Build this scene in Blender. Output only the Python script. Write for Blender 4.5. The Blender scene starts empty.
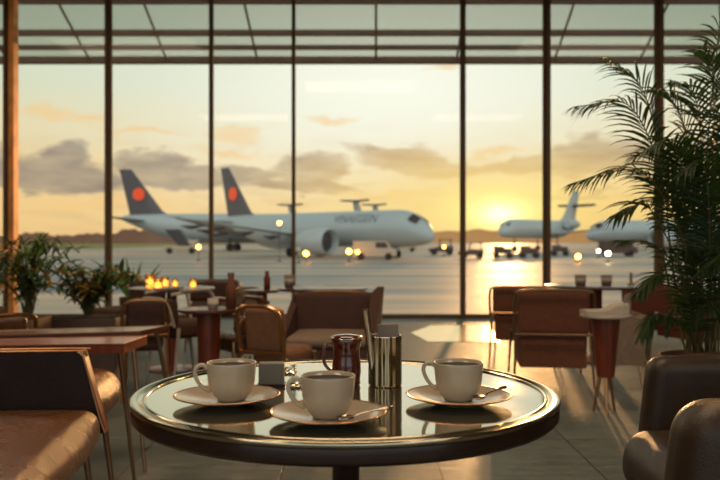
import bpy, bmesh, math, random
from mathutils import Vector, Matrix, Euler, noise
random.seed(7)
PI = math.pi
S = bpy.context.scene
COL = S.collection
F = 793.0          # focal length in pixels
H = 1.01           # eye height
GZ = -1.2          # apron level outside

def U(px, py, d):  # point seen at px,py at depth d
    return Vector(((px-360)/F*d, d, H-(py-240)/F*d))
def XD(px, d): return (px-360)/F*d
def G(px, py, z):
    d = (H-z)*F/(py-240); return Vector((XD(px, d), d, z))

# ------------------------------------------------------------------ materials
def lin(c): return tuple(((v/255)/12.92 if v/255 <= .04045 else ((v/255+.055)/1.055)**2.4) for v in c)
def rgba(c): return (*lin(c), 1)
MATS = {}
def mat(name, col, rough=.5, metal=0, spec=.5, coat=0, emit=None, es=0, nscale=0, namt=0, bump=0, bscale=60, rvar=0, stretch=None, sheen=0):
    if name in MATS: return MATS[name]
    m = bpy.data.materials.new(name); m.use_nodes = True; nt = m.node_tree; N = nt.nodes; L = nt.links
    b = N['Principled BSDF']
    b.inputs['Base Color'].default_value = rgba(col); b.inputs['Roughness'].default_value = rough
    b.inputs['Metallic'].default_value = metal; b.inputs['Specular IOR Level'].default_value = spec
    b.inputs['Coat Weight'].default_value = coat; b.inputs['Coat Roughness'].default_value = .08
    if emit: b.inputs['Emission Color'].default_value = rgba(emit); b.inputs['Emission Strength'].default_value = es
    tc = N.new('ShaderNodeTexCoord'); mp = N.new('ShaderNodeMapping'); L.new(tc.outputs['Object'], mp.inputs[0])
    if stretch: mp.inputs['Scale'].default_value = stretch
    nz = N.new('ShaderNodeTexNoise'); nz.inputs['Scale'].default_value = nscale or 8; nz.inputs['Detail'].default_value = 5
    L.new(mp.outputs[0], nz.inputs['Vector'])
    mx = N.new('ShaderNodeMix'); mx.data_type = 'RGBA'
    k = namt or .12
    mx.inputs[6].default_value = (*[v*(1-k) for v in lin(col)], 1); mx.inputs[7].default_value = (*[min(1, v*(1+k)) for v in lin(col)], 1)
    rp = N.new('ShaderNodeMapRange'); rp.inputs[1].default_value = .3; rp.inputs[2].default_value = .7
    L.new(nz.outputs[0], rp.inputs[0]); L.new(rp.outputs[0], mx.inputs[0]); L.new(mx.outputs[2], b.inputs['Base Color'])
    if rvar:
        rr = N.new('ShaderNodeMapRange'); rr.inputs[1].default_value = .3; rr.inputs[2].default_value = .7
        rr.inputs[3].default_value = max(.01, rough-rvar); rr.inputs[4].default_value = rough+rvar
        L.new(nz.outputs[0], rr.inputs[0]); L.new(rr.outputs[0], b.inputs['Roughness'])
    if bump:
        n2 = N.new('ShaderNodeTexNoise'); n2.inputs['Scale'].default_value = bscale; n2.inputs['Detail'].default_value = 4
        L.new(mp.outputs[0], n2.inputs['Vector'])
        bp = N.new('ShaderNodeBump'); bp.inputs['Strength'].default_value = bump; bp.inputs['Distance'].default_value = .01
        L.new(n2.outputs[0], bp.inputs['Height']); L.new(bp.outputs[0], b.inputs['Normal'])
    MATS[name] = m; return m

def glassmat(name, tint, gloss=.08, rough=.02):
    m = bpy.data.materials.new(name); m.use_nodes = True; nt = m.node_tree; N = nt.nodes; L = nt.links
    N.remove(N['Principled BSDF']); o = N['Material Output']
    t = N.new('ShaderNodeBsdfTransparent'); t.inputs[0].default_value = (*tint, 1)
    g = N.new('ShaderNodeBsdfGlossy'); g.inputs['Roughness'].default_value = rough; g.inputs[0].default_value = (1, 1, 1, 1)
    fr = N.new('ShaderNodeFresnel'); fr.inputs[0].default_value = 1.3
    mu = N.new('ShaderNodeMath'); mu.operation = 'MULTIPLY'; mu.inputs[1].default_value = gloss*10
    mu.use_clamp = True
    L.new(fr.outputs[0], mu.inputs[0])
    mx = N.new('ShaderNodeMixShader'); L.new(mu.outputs[0], mx.inputs[0]); L.new(t.outputs[0], mx.inputs[1]); L.new(g.outputs[0], mx.inputs[2])
    L.new(mx.outputs[0], o.inputs[0]); MATS[name] = m; return m

leather = mat('leather_brown', (86, 54, 31), .27, spec=.5, nscale=14, namt=.08, bump=.3, bscale=330, rvar=.02)
leather_dark = mat('leather_dark', (38, 23, 16), .5, spec=.2, nscale=10, namt=.2, bump=.2, bscale=180)
leather_olive = mat('leather_olive', (54, 40, 28), .42, spec=.35, nscale=12, namt=.2, bump=.18, bscale=260)
fabric_brown = mat('fabric_brown', (106, 60, 35), .8, nscale=30, namt=.15, bump=.2, bscale=400)
fabric_tan = mat('fabric_tan', (122, 80, 48), .7, nscale=30, namt=.15, bump=.2, bscale=400)
fabric_red = mat('fabric_russet', (104, 44, 24), .75, nscale=30, namt=.15, bump=.2, bscale=400)
fabric_grey = mat('fabric_taupe', (128, 108, 88), .85, nscale=30, namt=.12, bump=.2, bscale=400)
fabric_dark = mat('fabric_umber', (66, 38, 23), .8, nscale=30, namt=.15, bump=.2, bscale=400)
copper = mat('copper_metal', (190, 140, 96), .28, 1, nscale=20, namt=.1)
bronze = mat('bronze_metal', (142, 112, 84), .35, .9, nscale=20, namt=.1)
steel = mat('steel_metal', (190, 180, 160), .16, 1, nscale=40, namt=.08)
wood_red = mat('wood_mahogany', (112, 48, 24), .34, coat=.3, nscale=6, namt=.35, stretch=(8, 8, .6))
wood_dark = mat('wood_walnut', (88, 50, 32), .32, coat=.35, nscale=6, namt=.35, stretch=(1.2, 10, 10))
ceramic = mat('ceramic_cream', (178, 163, 138), .22, spec=.5, coat=.3, nscale=5, namt=.03)
coffee = mat('coffee_liquid', (36, 18, 10), .3, spec=.15)
jugm = mat('glazed_brown', (78, 26, 13), .16, coat=.7, nscale=18, namt=.3)
card = mat('card_stock', (128, 114, 98), .8, nscale=10, namt=.08)
boxm = mat('slate_card', (104, 100, 90), .6, nscale=10, namt=.08)
cloth = mat('napkin_cloth', (176, 164, 148), .9, nscale=20, namt=.08)
mirror = mat('polished_tabletop', (198, 190, 164), .07, .94, nscale=7, namt=.05, bump=.02, bscale=14, rvar=.03)
rimm = mat('rim_pewter', (178, 168, 142), .14, 1, nscale=30, namt=.12)
edgem = mat('edge_walnut', (44, 28, 20), .3, .2, coat=.12, spec=.3, nscale=8, namt=.3, stretch=(3, 3, 20))
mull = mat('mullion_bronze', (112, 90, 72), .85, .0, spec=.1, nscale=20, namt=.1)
mull_sunlit = mat('mullion_sunlit', (225, 150, 78), .5, .3, nscale=9, namt=.25, stretch=(1, 1, .6))
beamm = mat('canopy_beam', (168, 138, 120), .6, nscale=5, namt=.1)
ceilm = mat('ceiling_plaster', (120, 112, 100), .8)
wallm = mat('wall_plaster', (96, 78, 62), .8)
leafd = mat('leaf_palm', (50, 72, 34), .42, spec=.5, nscale=9, namt=.35)
leafg = mat('leaf_green', (104, 136, 56), .45, spec=.4, nscale=7, namt=.35)
leafo = mat('leaf_ochre', (190, 140, 60), .35, spec=.5, nscale=7, namt=.4)
stemm = mat('stem_olive', (92, 84, 44), .55, nscale=20, namt=.3)
for lm in (leafd, leafg, leafo):
    nt = lm.node_tree; bs = nt.nodes['Principled BSDF']; tr = nt.nodes.new('ShaderNodeBsdfTranslucent'); ms = nt.nodes.new('ShaderNodeMixShader'); ms.inputs[0].default_value = .45
    nt.links.new(bs.inputs['Base Color'].links[0].from_socket, tr.inputs[0]); nt.links.new(bs.outputs[0], ms.inputs[1]); nt.links.new(tr.outputs[0], ms.inputs[2]); nt.links.new(ms.outputs[0], nt.nodes['Material Output'].inputs[0])
soil = mat('soil', (48, 34, 24), .95, nscale=40, namt=.4, bump=.5)
potm = mat('planter_clay', (120, 86, 62), .7, nscale=10, namt=.15)
potd = mat('planter_dark', (78, 58, 46), .6, nscale=10, namt=.15)
candle = mat('candle_glow', (255, 190, 90), .5, emit=(255, 190, 90), es=6)
airw = mat('aircraft_white', (172, 178, 174), .35, coat=.2, nscale=.4, namt=.03)
airg = mat('aircraft_underside', (130, 130, 128), .5, nscale=.4, namt=.05)
fing = mat('fin_charcoal', (92, 84, 84), .5, nscale=.5, namt=.06)
logom = mat('logo_orange', (238, 84, 38), .5, emit=(238, 84, 38), es=.25)
airdark = mat('aircraft_dark', (56, 44, 42), .5)
lettm = mat('lettering_slate', (98, 100, 104), .6)
rubber = mat('rubber', (38, 32, 30), .8)
veh_dark = mat('vehicle_brown', (88, 62, 50), .6)
veh_light = mat('vehicle_cream', (190, 170, 140), .6)
lampw = mat('lamp_white', (255, 236, 190), .5, emit=(255, 226, 170), es=26)
lampo = mat('lamp_amber', (255, 176, 80), .5, emit=(255, 160, 60), es=22)
grassm = mat('grass', (116, 112, 52), .9, nscale=.05, namt=.3)
treem = mat('tree_haze', (92, 70, 58), 1, spec=0, nscale=.05, namt=.2, emit=(120, 88, 66), es=.42)  # emission stands in for airlight over the far trees
hillm = mat('hill_haze', (130, 96, 62), 1, spec=0, nscale=.02, namt=.1, emit=(196, 144, 88), es=.55)  # warm airlight put into the hills as emission
kerbm = mat('concrete', (150, 138, 120), .8, nscale=1, namt=.1)

# ------------------------------------------------------------------ mesh helpers
def bm_obj(name, bm, m, parent=None, smooth=False, loc=None):
    bmesh.ops.recalc_face_normals(bm, faces=bm.faces[:])
    me = bpy.data.meshes.new(name); bm.to_mesh(me); bm.free()
    for mm in (m if isinstance(m, (list, tuple)) else [m]): me.materials.append(mm)
    if smooth:
        for p in me.polygons: p.use_smooth = True
        if smooth != 'all': me.set_sharp_from_angle(angle=math.radians(40))
    o = bpy.data.objects.new(name, me); COL.objects.link(o)
    if parent: o.parent = parent
    if loc is not None: o.location = loc
    return o
def add_box(bm, c, s, rot=None, bevel=0):
    """box centre c, full size s"""
    r = bmesh.ops.create_cube(bm, size=1)
    vs = r['verts']
    M = Matrix.Translation(Vector(c)) @ (Euler(rot).to_matrix().to_4x4() if rot else Matrix()) @ Matrix.Diagonal((*s, 1))
    if bevel:
        es = list({e for v in vs for e in v.link_edges})
        for v in vs: v.co = Vector((v.co.x*s[0], v.co.y*s[1], v.co.z*s[2]))
        rr = bmesh.ops.bevel(bm, geom=es, offset=bevel, segments=2, affect='EDGES', profile=.5)
        vs2 = list({v for f in rr['faces'] for v in f.verts} | {v for v in vs if v.is_valid})
        M = Matrix.Translation(Vector(c)) @ (Euler(rot).to_matrix().to_4x4() if rot else Matrix())
        for v in vs2: v.co = M @ v.co
        return vs2
    for v in vs: v.co = M @ v.co
    return vs
def add_tube(bm, pts, r, seg=8, cap=True, closed=False):
    pts = [Vector(p) for p in pts]; n = len(pts)
    rs = r if isinstance(r, (list, tuple)) else [r]*n
    rings = []; ref = None
    for i, p in enumerate(pts):
        if closed: t = pts[(i+1) % n]-pts[i-1]
        else: t = (pts[min(i+1, n-1)]-pts[max(i-1, 0)])
        if t.length < 1e-9: t = Vector((0, 0, 1))
        t.normalize()
        if ref is None: ref = Vector((0, 0, 1)) if abs(t.z) < .9 else Vector((1, 0, 0))
        a = (ref - t*ref.dot(t))
        if a.length < 1e-5: a = t.orthogonal()
        a.normalize(); ref = a; b = t.cross(a)
        rings.append([bm.verts.new(p+(a*math.cos(2*PI*k/seg)+b*math.sin(2*PI*k/seg))*rs[i]) for k in range(seg)])
    m = n if closed else n-1
    for i in range(m):
        A, B = rings[i], rings[(i+1) % n]
        for k in range(seg): bm.faces.new((A[k], A[(k+1) % seg], B[(k+1) % seg], B[k]))
    if cap and not closed:
        bm.faces.new(rings[0]); bm.faces.new(rings[-1])
def add_lathe(bm, prof, seg=48, c=(0, 0, 0), flute=None, close=False):
    """prof list of (r,z)"""
    c = Vector(c); rings = []
    for r, z in prof:
        if r < 1e-6: rings.append([bm.verts.new(c+Vector((0, 0, z)))])
        else: rings.append([bm.verts.new(c+Vector(((r+(flute(k/seg) if flute else 0))*math.cos(2*PI*k/seg), (r+(flute(k/seg) if flute else 0))*math.sin(2*PI*k/seg), z))) for k in range(seg)])
    pairs = list(zip(rings[:-1], rings[1:])) + ([(rings[-1], rings[0])] if close else [])
    for A, B in pairs:
        if len(A) == 1 and len(B) == 1: continue
        for k in range(seg):
            k2 = (k+1) % seg
            if len(A) == 1: bm.faces.new((A[0], B[k], B[k2]))
            elif len(B) == 1: bm.faces.new((A[k], A[k2], B[0]))
            else: bm.faces.new((A[k], A[k2], B[k2], B[k]))
def add_prism(bm, poly, vec):
    vec = Vector(vec); a = [bm.verts.new(Vector(p)) for p in poly]; b = [bm.verts.new(Vector(p)+vec) for p in poly]
    n = len(poly); bm.faces.new(a); bm.faces.new(b)
    for i in range(n): bm.faces.new((a[i], a[(i+1) % n], b[(i+1) % n], b[i]))
def add_pillow(bm, c, s, r, puff=0, m=8, rot=None, wrinkle=0, shear=None):
    """rounded box; half-size s"""
    c = Vector(c); s = Vector(s); k = 5
    def ax(h):
        l = [-h+r*i/k for i in range(k)]+[-h+r+(2*(h-r))*i/m for i in range(m)]+[h-r+r*i/k for i in range(k+1)]
        return l
    A = [ax(h) for h in s]; cache = {}
    R = Euler(rot).to_matrix() if rot else None
    def V(p):
        key = tuple(round(v, 6) for v in p)
        if key in cache: return cache[key]
        q = Vector([max(-(s[i]-r), min(s[i]-r, p[i])) for i in range(3)])
        d = Vector(p)-q
        w = q+d.normalized()*r if d.length > 1e-9 else Vector(p)
        nx, ny, nz_ = w.x/s.x, w.y/s.y, w.z/s.z
        if puff:
            w.z += puff*(1-nx*nx)*(1-ny*ny)*(1 if nz_ > 0 else -.5)
            w.x += puff*.8*(1-nz_*nz_)*(1-ny*ny)*nx
            w.y += puff*.5*(1-nz_*nz_)*(1-nx*nx)*ny
        if wrinkle:
            nn = noise.noise(Vector((w.x*9, w.y*26, w.z*14))); n2 = noise.noise(Vector((w.x*3+4, w.y*5, w.z*4)))
            w += w.normalized()*wrinkle*(nn*.6+n2)
        if shear: w.x += shear*(w.z+s.z)
        if R: w = R @ w
        cache[key] = bm.verts.new(c+w); return cache[key]
    for a in range(3):
        i1, i2 = [(1, 2), (0, 2), (0, 1)][a]
        for sg in (-1, 1):
            for u in range(len(A[i1])-1):
                for v in range(len(A[i2])-1):
                    q = []
                    for du, dv in ((0, 0), (1, 0), (1, 1), (0, 1)):
                        p = [0, 0, 0]; p[a] = sg*s[a]; p[i1] = A[i1][u+du]; p[i2] = A[i2][v+dv]; q.append(V(p))
                    if len(set(q)) == 4: bm.faces.new(q)
def thing(name, label, cat, loc=(0, 0, 0), rz=0, group=None, sc=1):
    o = bpy.data.objects.new(name, None); COL.objects.link(o); o.empty_display_size = .1
    o.location = loc; o.rotation_euler = (0, 0, rz); o.scale = (sc,)*3
    return tag(o, label, cat, group)
def tag(o, label, cat, group=None, kind=None):
    o['label'] = label; o['category'] = cat
    if group: o['group'] = group
    if kind: o['kind'] = kind
    return o
def struct(o, label=None):
    o['kind'] = 'structure'
    if label: o['label'] = label
    return o
def dup(root, loc, rz, label, group=None, sc=None):
    r = root.copy(); COL.objects.link(r); r.location = loc; r.rotation_euler = (0, 0, rz); r['label'] = label
    if group: r['group'] = group
    if sc: r.scale = (sc,)*3
    for ch in list(root.children):
        c = ch.copy(); COL.objects.link(c); c.parent = r
        for g in list(ch.children):
            d = g.copy(); COL.objects.link(d); d.parent = c
    return r
def B(): return bmesh.new()
def arc(pts, n=6):
    """Catmull-Rom through pts"""
    P = [Vector(p) for p in pts]; P = [2*P[0]-P[1]]+P+[2*P[-1]-P[-2]]; out = []
    for i in range(1, len(P)-2):
        for k in range(n):
            t = k/n; a, b, c, d = P[i-1:i+3]
            out.append(.5*((2*b)+(c-a)*t+(2*a-5*b+4*c-d)*t*t+(3*b-a-3*c+d)*t**3))
    out.append(P[-2]); return out
def part(name, m, parent, fn, smooth=True, loc=None):
    b = B(); fn(b); return bm_obj(name, b, m, parent, smooth, loc)

# ------------------------------------------------------------------ world
def build_world():
    w = bpy.data.worlds.new('dusk_sky'); S.world = w; w.use_nodes = True; nt = w.node_tree; N = nt.nodes; L = nt.links
    for n in list(N): N.remove(n)
    out = N.new('ShaderNodeOutputWorld'); bg = N.new('ShaderNodeBackground'); L.new(bg.outputs[0], out.inputs[0])
    tc = N.new('ShaderNodeTexCoord'); sp = N.new('ShaderNodeSeparateXYZ'); L.new(tc.outputs['Generated'], sp.inputs[0])
    def M(op, a, b=None, c=None, clamp=False):
        n = N.new('ShaderNodeMath'); n.operation = op; n.use_clamp = clamp
        for i, v in enumerate((a, b, c)):
            if v is None: continue
            if isinstance(v, (int, float)): n.inputs[i].default_value = v
            else: L.new(v, n.inputs[i])
        return n.outputs[0]
    x, y, z = sp.outputs
    az = M('ARCTAN2', x, y)
    hyp = M('SQRT', M('ADD', M('MULTIPLY', x, x), M('MULTIPLY', y, y)))
    el = M('ARCTAN2', z, hyp)
    cv = N.new('ShaderNodeCombineXYZ'); L.new(M('MULTIPLY', az, 9), cv.inputs[0]); L.new(M('MULTIPLY', el, 24), cv.inputs[1])
    nz = N.new('ShaderNodeTexNoise'); nz.inputs['Scale'].default_value = 1; nz.inputs['Detail'].default_value = 7; nz.inputs['Roughness'].default_value = .58
    L.new(cv.outputs[0], nz.inputs['Vector'])
    n1 = M('SUBTRACT', nz.outputs[0], .5)
    spc = N.new('ShaderNodeSeparateColor'); L.new(nz.outputs['Color'], spc.inputs[0])
    n2 = M('SUBTRACT', spc.outputs[1], .5)
    wa = M('ADD', az, M('MULTIPLY', n2, .10)); we = M('ADD', el, M('MULTIPLY', n1, .075))
    # elevation ramp
    rmp = N.new('ShaderNodeValToRGB'); e = rmp.color_ramp; e.interpolation = 'EASE'
    L.new(M('MULTIPLY', el, 1/1.2, clamp=True), rmp.inputs[0])
    stops = [(0, (242, 190, 112)), (.035, (248, 206, 128)), (.08, (246, 216, 156)), (.13, (232, 220, 180)), (.20, (214, 222, 196)), (.27, (196, 210, 192)), (.5, (158, 170, 162)), (1.2, (112, 128, 132))]
    while len(e.elements) < len(stops): e.elements.new(.5)
    for el_, (p, c) in zip(e.elements, stops): el_.position = p/1.2; el_.color = rgba(c)
    def mix(f, a, b, mode='MIX'):
        n = N.new('ShaderNodeMix'); n.data_type = 'RGBA'; n.blend_type = mode
        for i, v in ((0, f), (6, a), (7, b)):
            if isinstance(v, (int, float, tuple)): n.inputs[i].default_value = v
            else: L.new(v, n.inputs[i])
        return n.outputs[2]
    def blob(px, py, rx, ry, A=az, E=el):
        a0 = math.atan((px-360)/F); e0 = math.atan((240-py)/F*math.cos(a0))
        dx = M('DIVIDE', M('SUBTRACT', A, a0), rx/F); dy = M('DIVIDE', M('SUBTRACT', E, e0), ry/F)
        return M('ADD', M('MULTIPLY', dx, dx), M('MULTIPLY', dy, dy))
    def gauss(*a): return M('EXPONENT', M('MULTIPLY', blob(*a), -1))
    col = rmp.outputs[0]
    # broad pale brightening above the sun
    col = mix(M('MULTIPLY', gauss(40, 215, 260, 60), .55), col, rgba((242, 208, 152)))
    col = mix(M('MULTIPLY', gauss(395, 90, 230, 105), 1.0), col, rgba((255, 255, 240)))
    # clouds
    def cl(lst, soft, gain=1):
        v = None
        for a in lst:
            t = M('SUBTRACT', 1, blob(*a, A=wa, E=we))
            v = t if v is None else M('MAXIMUM', v, t)
        return M('MULTIPLY', M('DIVIDE', v, soft, clamp=True), gain)
    grey = cl([(66, 174, 60, 17), (72, 158, 28, 17), (20, 184, 44, 11), (155, 166, 40, 16), (205, 180, 64, 10), (255, 174, 40, 11), (312, 170, 38, 22), (300, 188, 76, 8), (395, 158, 50, 17), (445, 170, 62, 13), (530, 165, 60, 8), (600, 158, 62, 20), (690, 165, 70, 24), (-60, 165, 90, 24), (560, 196, 60, 6)], .55, .86)
    cv2 = N.new('ShaderNodeCombineXYZ'); L.new(M('MULTIPLY', az, 14), cv2.inputs[0]); L.new(M('MULTIPLY', el, 55), cv2.inputs[1])
    nz2 = N.new('ShaderNodeTexNoise'); nz2.inputs['Scale'].default_value = 1; nz2.inputs['Detail'].default_value = 6; L.new(cv2.outputs[0], nz2.inputs['Vector'])
    var = M('MULTIPLY', M('SUBTRACT', nz2.outputs[0], .34), 3.2, clamp=True)
    streak = M('MULTIPLY', M('MULTIPLY', M('SUBTRACT', nz2.outputs[0], .48), 5, clamp=True), M('EXPONENT', M('MULTIPLY', blob(360, 200, 900, 48), -1)))
    col = mix(M('MULTIPLY', streak, .42), col, rgba((204, 168, 128)))
    grey = M('MULTIPLY', grey, M('ADD', .68, M('MULTIPLY', var, .4)), clamp=True)
    ccol = mix(gauss(455, 175, 170, 60), rgba((148, 136, 128)), rgba((208, 172, 128)))
    col = mix(grey, col, ccol)
    wisp = cl([(50, 113, 34, 7), (90, 122, 30, 5), (240, 132, 26, 12), (232, 150, 34, 6), (330, 118, 30, 6), (440, 66, 20, 5), (500, 150, 26, 5), (150, 132, 60, 5), (380, 195, 60, 6), (100, 205, 90, 8)], 1, .6)
    col = mix(wisp, col, rgba((250, 205, 138)))
    # sun glow
    col = mix(M('MULTIPLY', gauss(495, 205, 190, 50), .8), col, rgba((255, 218, 128)))
    g2 = gauss(498, 210, 52, 24); col = mix(M('MULTIPLY', g2, .95), col, rgba((255, 238, 150)))
    col = mix(g2, col, (.22, .16, .05, 1), 'ADD')
    g3 = gauss(500, 214, 18, 10); col = mix(g3, col, (2.2, 1.5, .6, 1), 'ADD')
    # sky behind the terminal: bluer, brightened by BACK as added room fill
    back = M('MULTIPLY', M('SUBTRACT', .25, y), 1.6, clamp=True)
    col = mix(back, col, (*[v*BACK for v in lin((190, 198, 200))], 1))
    low = M('MULTIPLY', el, -30, clamp=True)
    col = mix(low, col, (.12, .10, .08, 1))
    L.new(col, bg.inputs[0]); bg.inputs[1].default_value = 1.0
BACK = 1.8
build_world()
sun = bpy.data.lights.new('low_sun', 'SUN'); sun.energy = 1.3; sun.color = (1, .52, .20); sun.angle = math.radians(1.5)
so = bpy.data.objects.new('low_sun', sun); COL.objects.link(so)
sd = Vector((.185, 1, .085)).normalized()
so.rotation_euler = sd.to_track_quat('Z', 'Y').to_euler()

for i, (x, y, e) in enumerate(((-3.2, -1.2, 90), (3.2, -1.2, 70), (0, 3.2, 90), (-4, 6.8, 60), (4, 6.8, 50))):  # unseen warm fill lights added at ceiling height to lift the dark interior
    al = bpy.data.lights.new('ceiling_fill', 'AREA'); al.shape = 'RECTANGLE'; al.size = 2.4; al.size_y = 1.2; al.energy = e; al.color = (1, .74, .50)
    ao = bpy.data.objects.new('ceiling_fill', al); COL.objects.link(ao); ao.location = (x, y, 4.38)
for i, (p, q, e) in enumerate((((.7, 7.6, 3.2), (-.95, 2.5, .42), 900), ((2.2, 5.6, 3.9), (.1, 1.5, .75), 160))):  # warm spots added for golden edges on the left leather and the table
    sl = bpy.data.lights.new('gold_rim_spot', 'SPOT'); sl.energy = e; sl.color = (1, .48, .13); sl.spot_size = math.radians(20); sl.spot_blend = .8; sl.shadow_soft_size = .07
    so2 = bpy.data.objects.new('gold_rim_spot', sl); COL.objects.link(so2); so2.location = p
    so2.rotation_euler = (Vector(p)-Vector(q)).to_track_quat('Z', 'Y').to_euler()
# ------------------------------------------------------------------ camera
cam = bpy.data.cameras.new('camera'); co = bpy.data.objects.new('camera', cam); COL.objects.link(co); S.camera = co
co.location = (0, 0, H); co.rotation_euler = (PI/2, 0, 0); cam.sensor_width = 36; cam.lens = F/720*36
cam.clip_end = 5000; cam.clip_start = .02
cam.dof.use_dof = True; cam.dof.focus_distance = 1.72; cam.dof.aperture_fstop = 4.9
S.view_settings.view_transform = 'Standard'; S.view_settings.look = 'None'
S.cycles.use_denoising = True; S.cycles.max_bounces = 8; S.cycles.transparent_max_bounces = 16
S.cycles.sample_clamp_indirect = 4; S.cycles.caustics_reflective = False; S.cycles.caustics_refractive = False

# ------------------------------------------------------------------ room shell
WD = 10.3; ZT = 4.45; XW = 6.6
def floor_mat():
    m = bpy.data.materials.new('floor_stone_tiles'); m.use_nodes = True; nt = m.node_tree; N = nt.nodes; L = nt.links
    b = N['Principled BSDF']; tc = N.new('ShaderNodeTexCoord'); mp = N.new('ShaderNodeMapping'); L.new(tc.outputs['Object'], mp.inputs[0])
    mp.inputs['Location'].default_value = (-.35, .12, 0)
    br = N.new('ShaderNodeTexBrick'); br.offset = 0; br.inputs['Scale'].default_value = 1; br.inputs['Brick Width'].default_value = .69; br.inputs['Row Height'].default_value = .69
    br.inputs['Mortar Size'].default_value = .004; br.inputs['Mortar Smooth'].default_value = .3
    br.inputs['Color1'].default_value = rgba((106, 111, 103)); br.inputs['Color2'].default_value = rgba((90, 93, 86)); br.inputs['Mortar'].default_value = rgba((36, 30, 26))
    L.new(mp.outputs[0], br.inputs['Vector'])
    nz = N.new('ShaderNodeTexNoise'); nz.inputs['Scale'].default_value = 5; nz.inputs['Detail'].default_value = 12; nz.inputs['Roughness'].default_value = .74
    mp2 = N.new('ShaderNodeMapping'); mp2.inputs['Scale'].default_value = (1, 3.5, 1); L.new(tc.outputs['Object'], mp2.inputs[0]); L.new(mp2.outputs[0], nz.inputs['Vector'])
    rp = N.new('ShaderNodeMapRange'); rp.inputs[1].default_value = .35; rp.inputs[2].default_value = .68; rp.inputs[3].default_value = .5; rp.inputs[4].default_value = 1.4
    L.new(nz.outputs[0], rp.inputs[0])
    mx = N.new('ShaderNodeMix'); mx.data_type = 'RGBA'; mx.blend_type = 'MULTIPLY'; mx.inputs[0].default_value = 1
    L.new(br.outputs[0], mx.inputs[6]); L.new(rp.outputs[0], mx.inputs[7]); L.new(mx.outputs[2], b.inputs['Base Color'])
    rr = N.new('ShaderNodeMapRange'); rr.inputs[1].default_value = .3; rr.inputs[2].default_value = .7; rr.inputs[3].default_value = .36; rr.inputs[4].default_value = .62
    L.new(nz.outputs[0], rr.inputs[0]); L.new(rr.outputs[0], b.inputs['Roughness'])
    bp = N.new('ShaderNodeBump'); bp.inputs['Strength'].default_value = .5; bp.inputs['Distance'].default_value = .012
    ad = N.new('ShaderNodeMath'); ad.operation = 'SUBTRACT'; L.new(nz.outputs[0], ad.inputs[0]); L.new(br.outputs['Fac'], ad.inputs[1])
    L.new(ad.outputs[0], bp.inputs['Height']); L.new(bp.outputs[0], b.inputs['Normal'])
    b.inputs['Specular IOR Level'].default_value = .28
    return m
b = B(); add_box(b, (0, 3.15, -.1), (2*XW, 14.6, .2)); struct(bm_obj('floor', b, floor_mat()), 'dark stone tiled floor')
b = B(); add_box(b, (0, 3.15, ZT+.1), (2*XW, 14.6, .2)); struct(bm_obj('ceiling', b, ceilm))
for s, n in ((-1, 'wall_left'), (1, 'wall_right')):
    b = B(); add_box(b, (s*(XW+.1), 3.15, ZT/2), (.2, 14.6, ZT+.4)); struct(bm_obj(n, b, wallm))
# window wall: sill, header, mullions, panes
b = B(); add_box(b, (0, WD+.02, .022), (2*XW, .1, .045), bevel=.006); struct(bm_obj('trim_1', b, mull), 'dark sill rail under the glass wall')
b = B(); add_box(b, (0, WD+.02, 4.3), (2*XW, .12, .3)); struct(bm_obj('trim_2', b, mull))
mul = [(-60, .06), (7, .07), (108, .075), (211, .048), (293.5, .045), (463, .066), (547, .088), (659.5, .10), (760, .08)]
for i, (px, w) in enumerate(mul):
    x = XD(px, WD); b = B()
    add_box(b, (x, WD+.02, 2.2), (w, .10, 4.3), bevel=.004)
    add_box(b, (x, WD-.05, 2.2), (w*.55, .06, 4.3))
    o = struct(bm_obj('trim_%d' % (i+3), b, mull), 'dark metal window mullion')
# side face of the left mullion, its sunlight put in as gold colour
b = B(); add_box(b, (XD(12.8, WD)+.005, WD+.0, 2.2), (.075, .16, 4.3), bevel=.01); struct(bm_obj('trim_20', b, mull_sunlit), 'mullion side face at the left edge, sunlight painted on in gold')
glass = glassmat('window_glass', (.985, .99, .975), .03)
xs = [-XW]+[XD(p, WD) for p, _ in mul]+[XW]
for i in range(len(xs)-1):
    if xs[i+1]-xs[i] < .1: continue
    b = B(); add_box(b, ((xs[i]+xs[i+1])/2, WD+.03, 2.1), (xs[i+1]-xs[i]-.006, .008, 4.1)); struct(bm_obj('window_%d' % (i+1), b, glass))

# sun reflection shaped as a golden inlay on the floor in front of the glass
sun_patch = mat('sun_patch_gold', (255, 222, 158), .2, 1, nscale=3, namt=.05)
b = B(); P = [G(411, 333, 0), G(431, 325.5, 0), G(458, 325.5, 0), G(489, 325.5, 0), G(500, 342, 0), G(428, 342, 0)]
add_prism(b, [(p.x, p.y, .0005) for p in P], (0, 0, .003)); struct(bm_obj('trim_21', b, sun_patch), 'sun reflection shaped as a bright floor patch near the glass')  # trim_21 is no real trim, it stands in for the sun's reflection
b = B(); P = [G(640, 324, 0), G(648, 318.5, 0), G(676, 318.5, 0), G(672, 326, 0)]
add_prism(b, [(p.x, p.y, .0005) for p in P], (0, 0, .003)); struct(bm_obj('trim_22', b, sun_patch), 'small sun patch shaped as a bright sheet on the floor behind the palm')  # trim_22 is no real trim, it stands in for a sun patch

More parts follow.
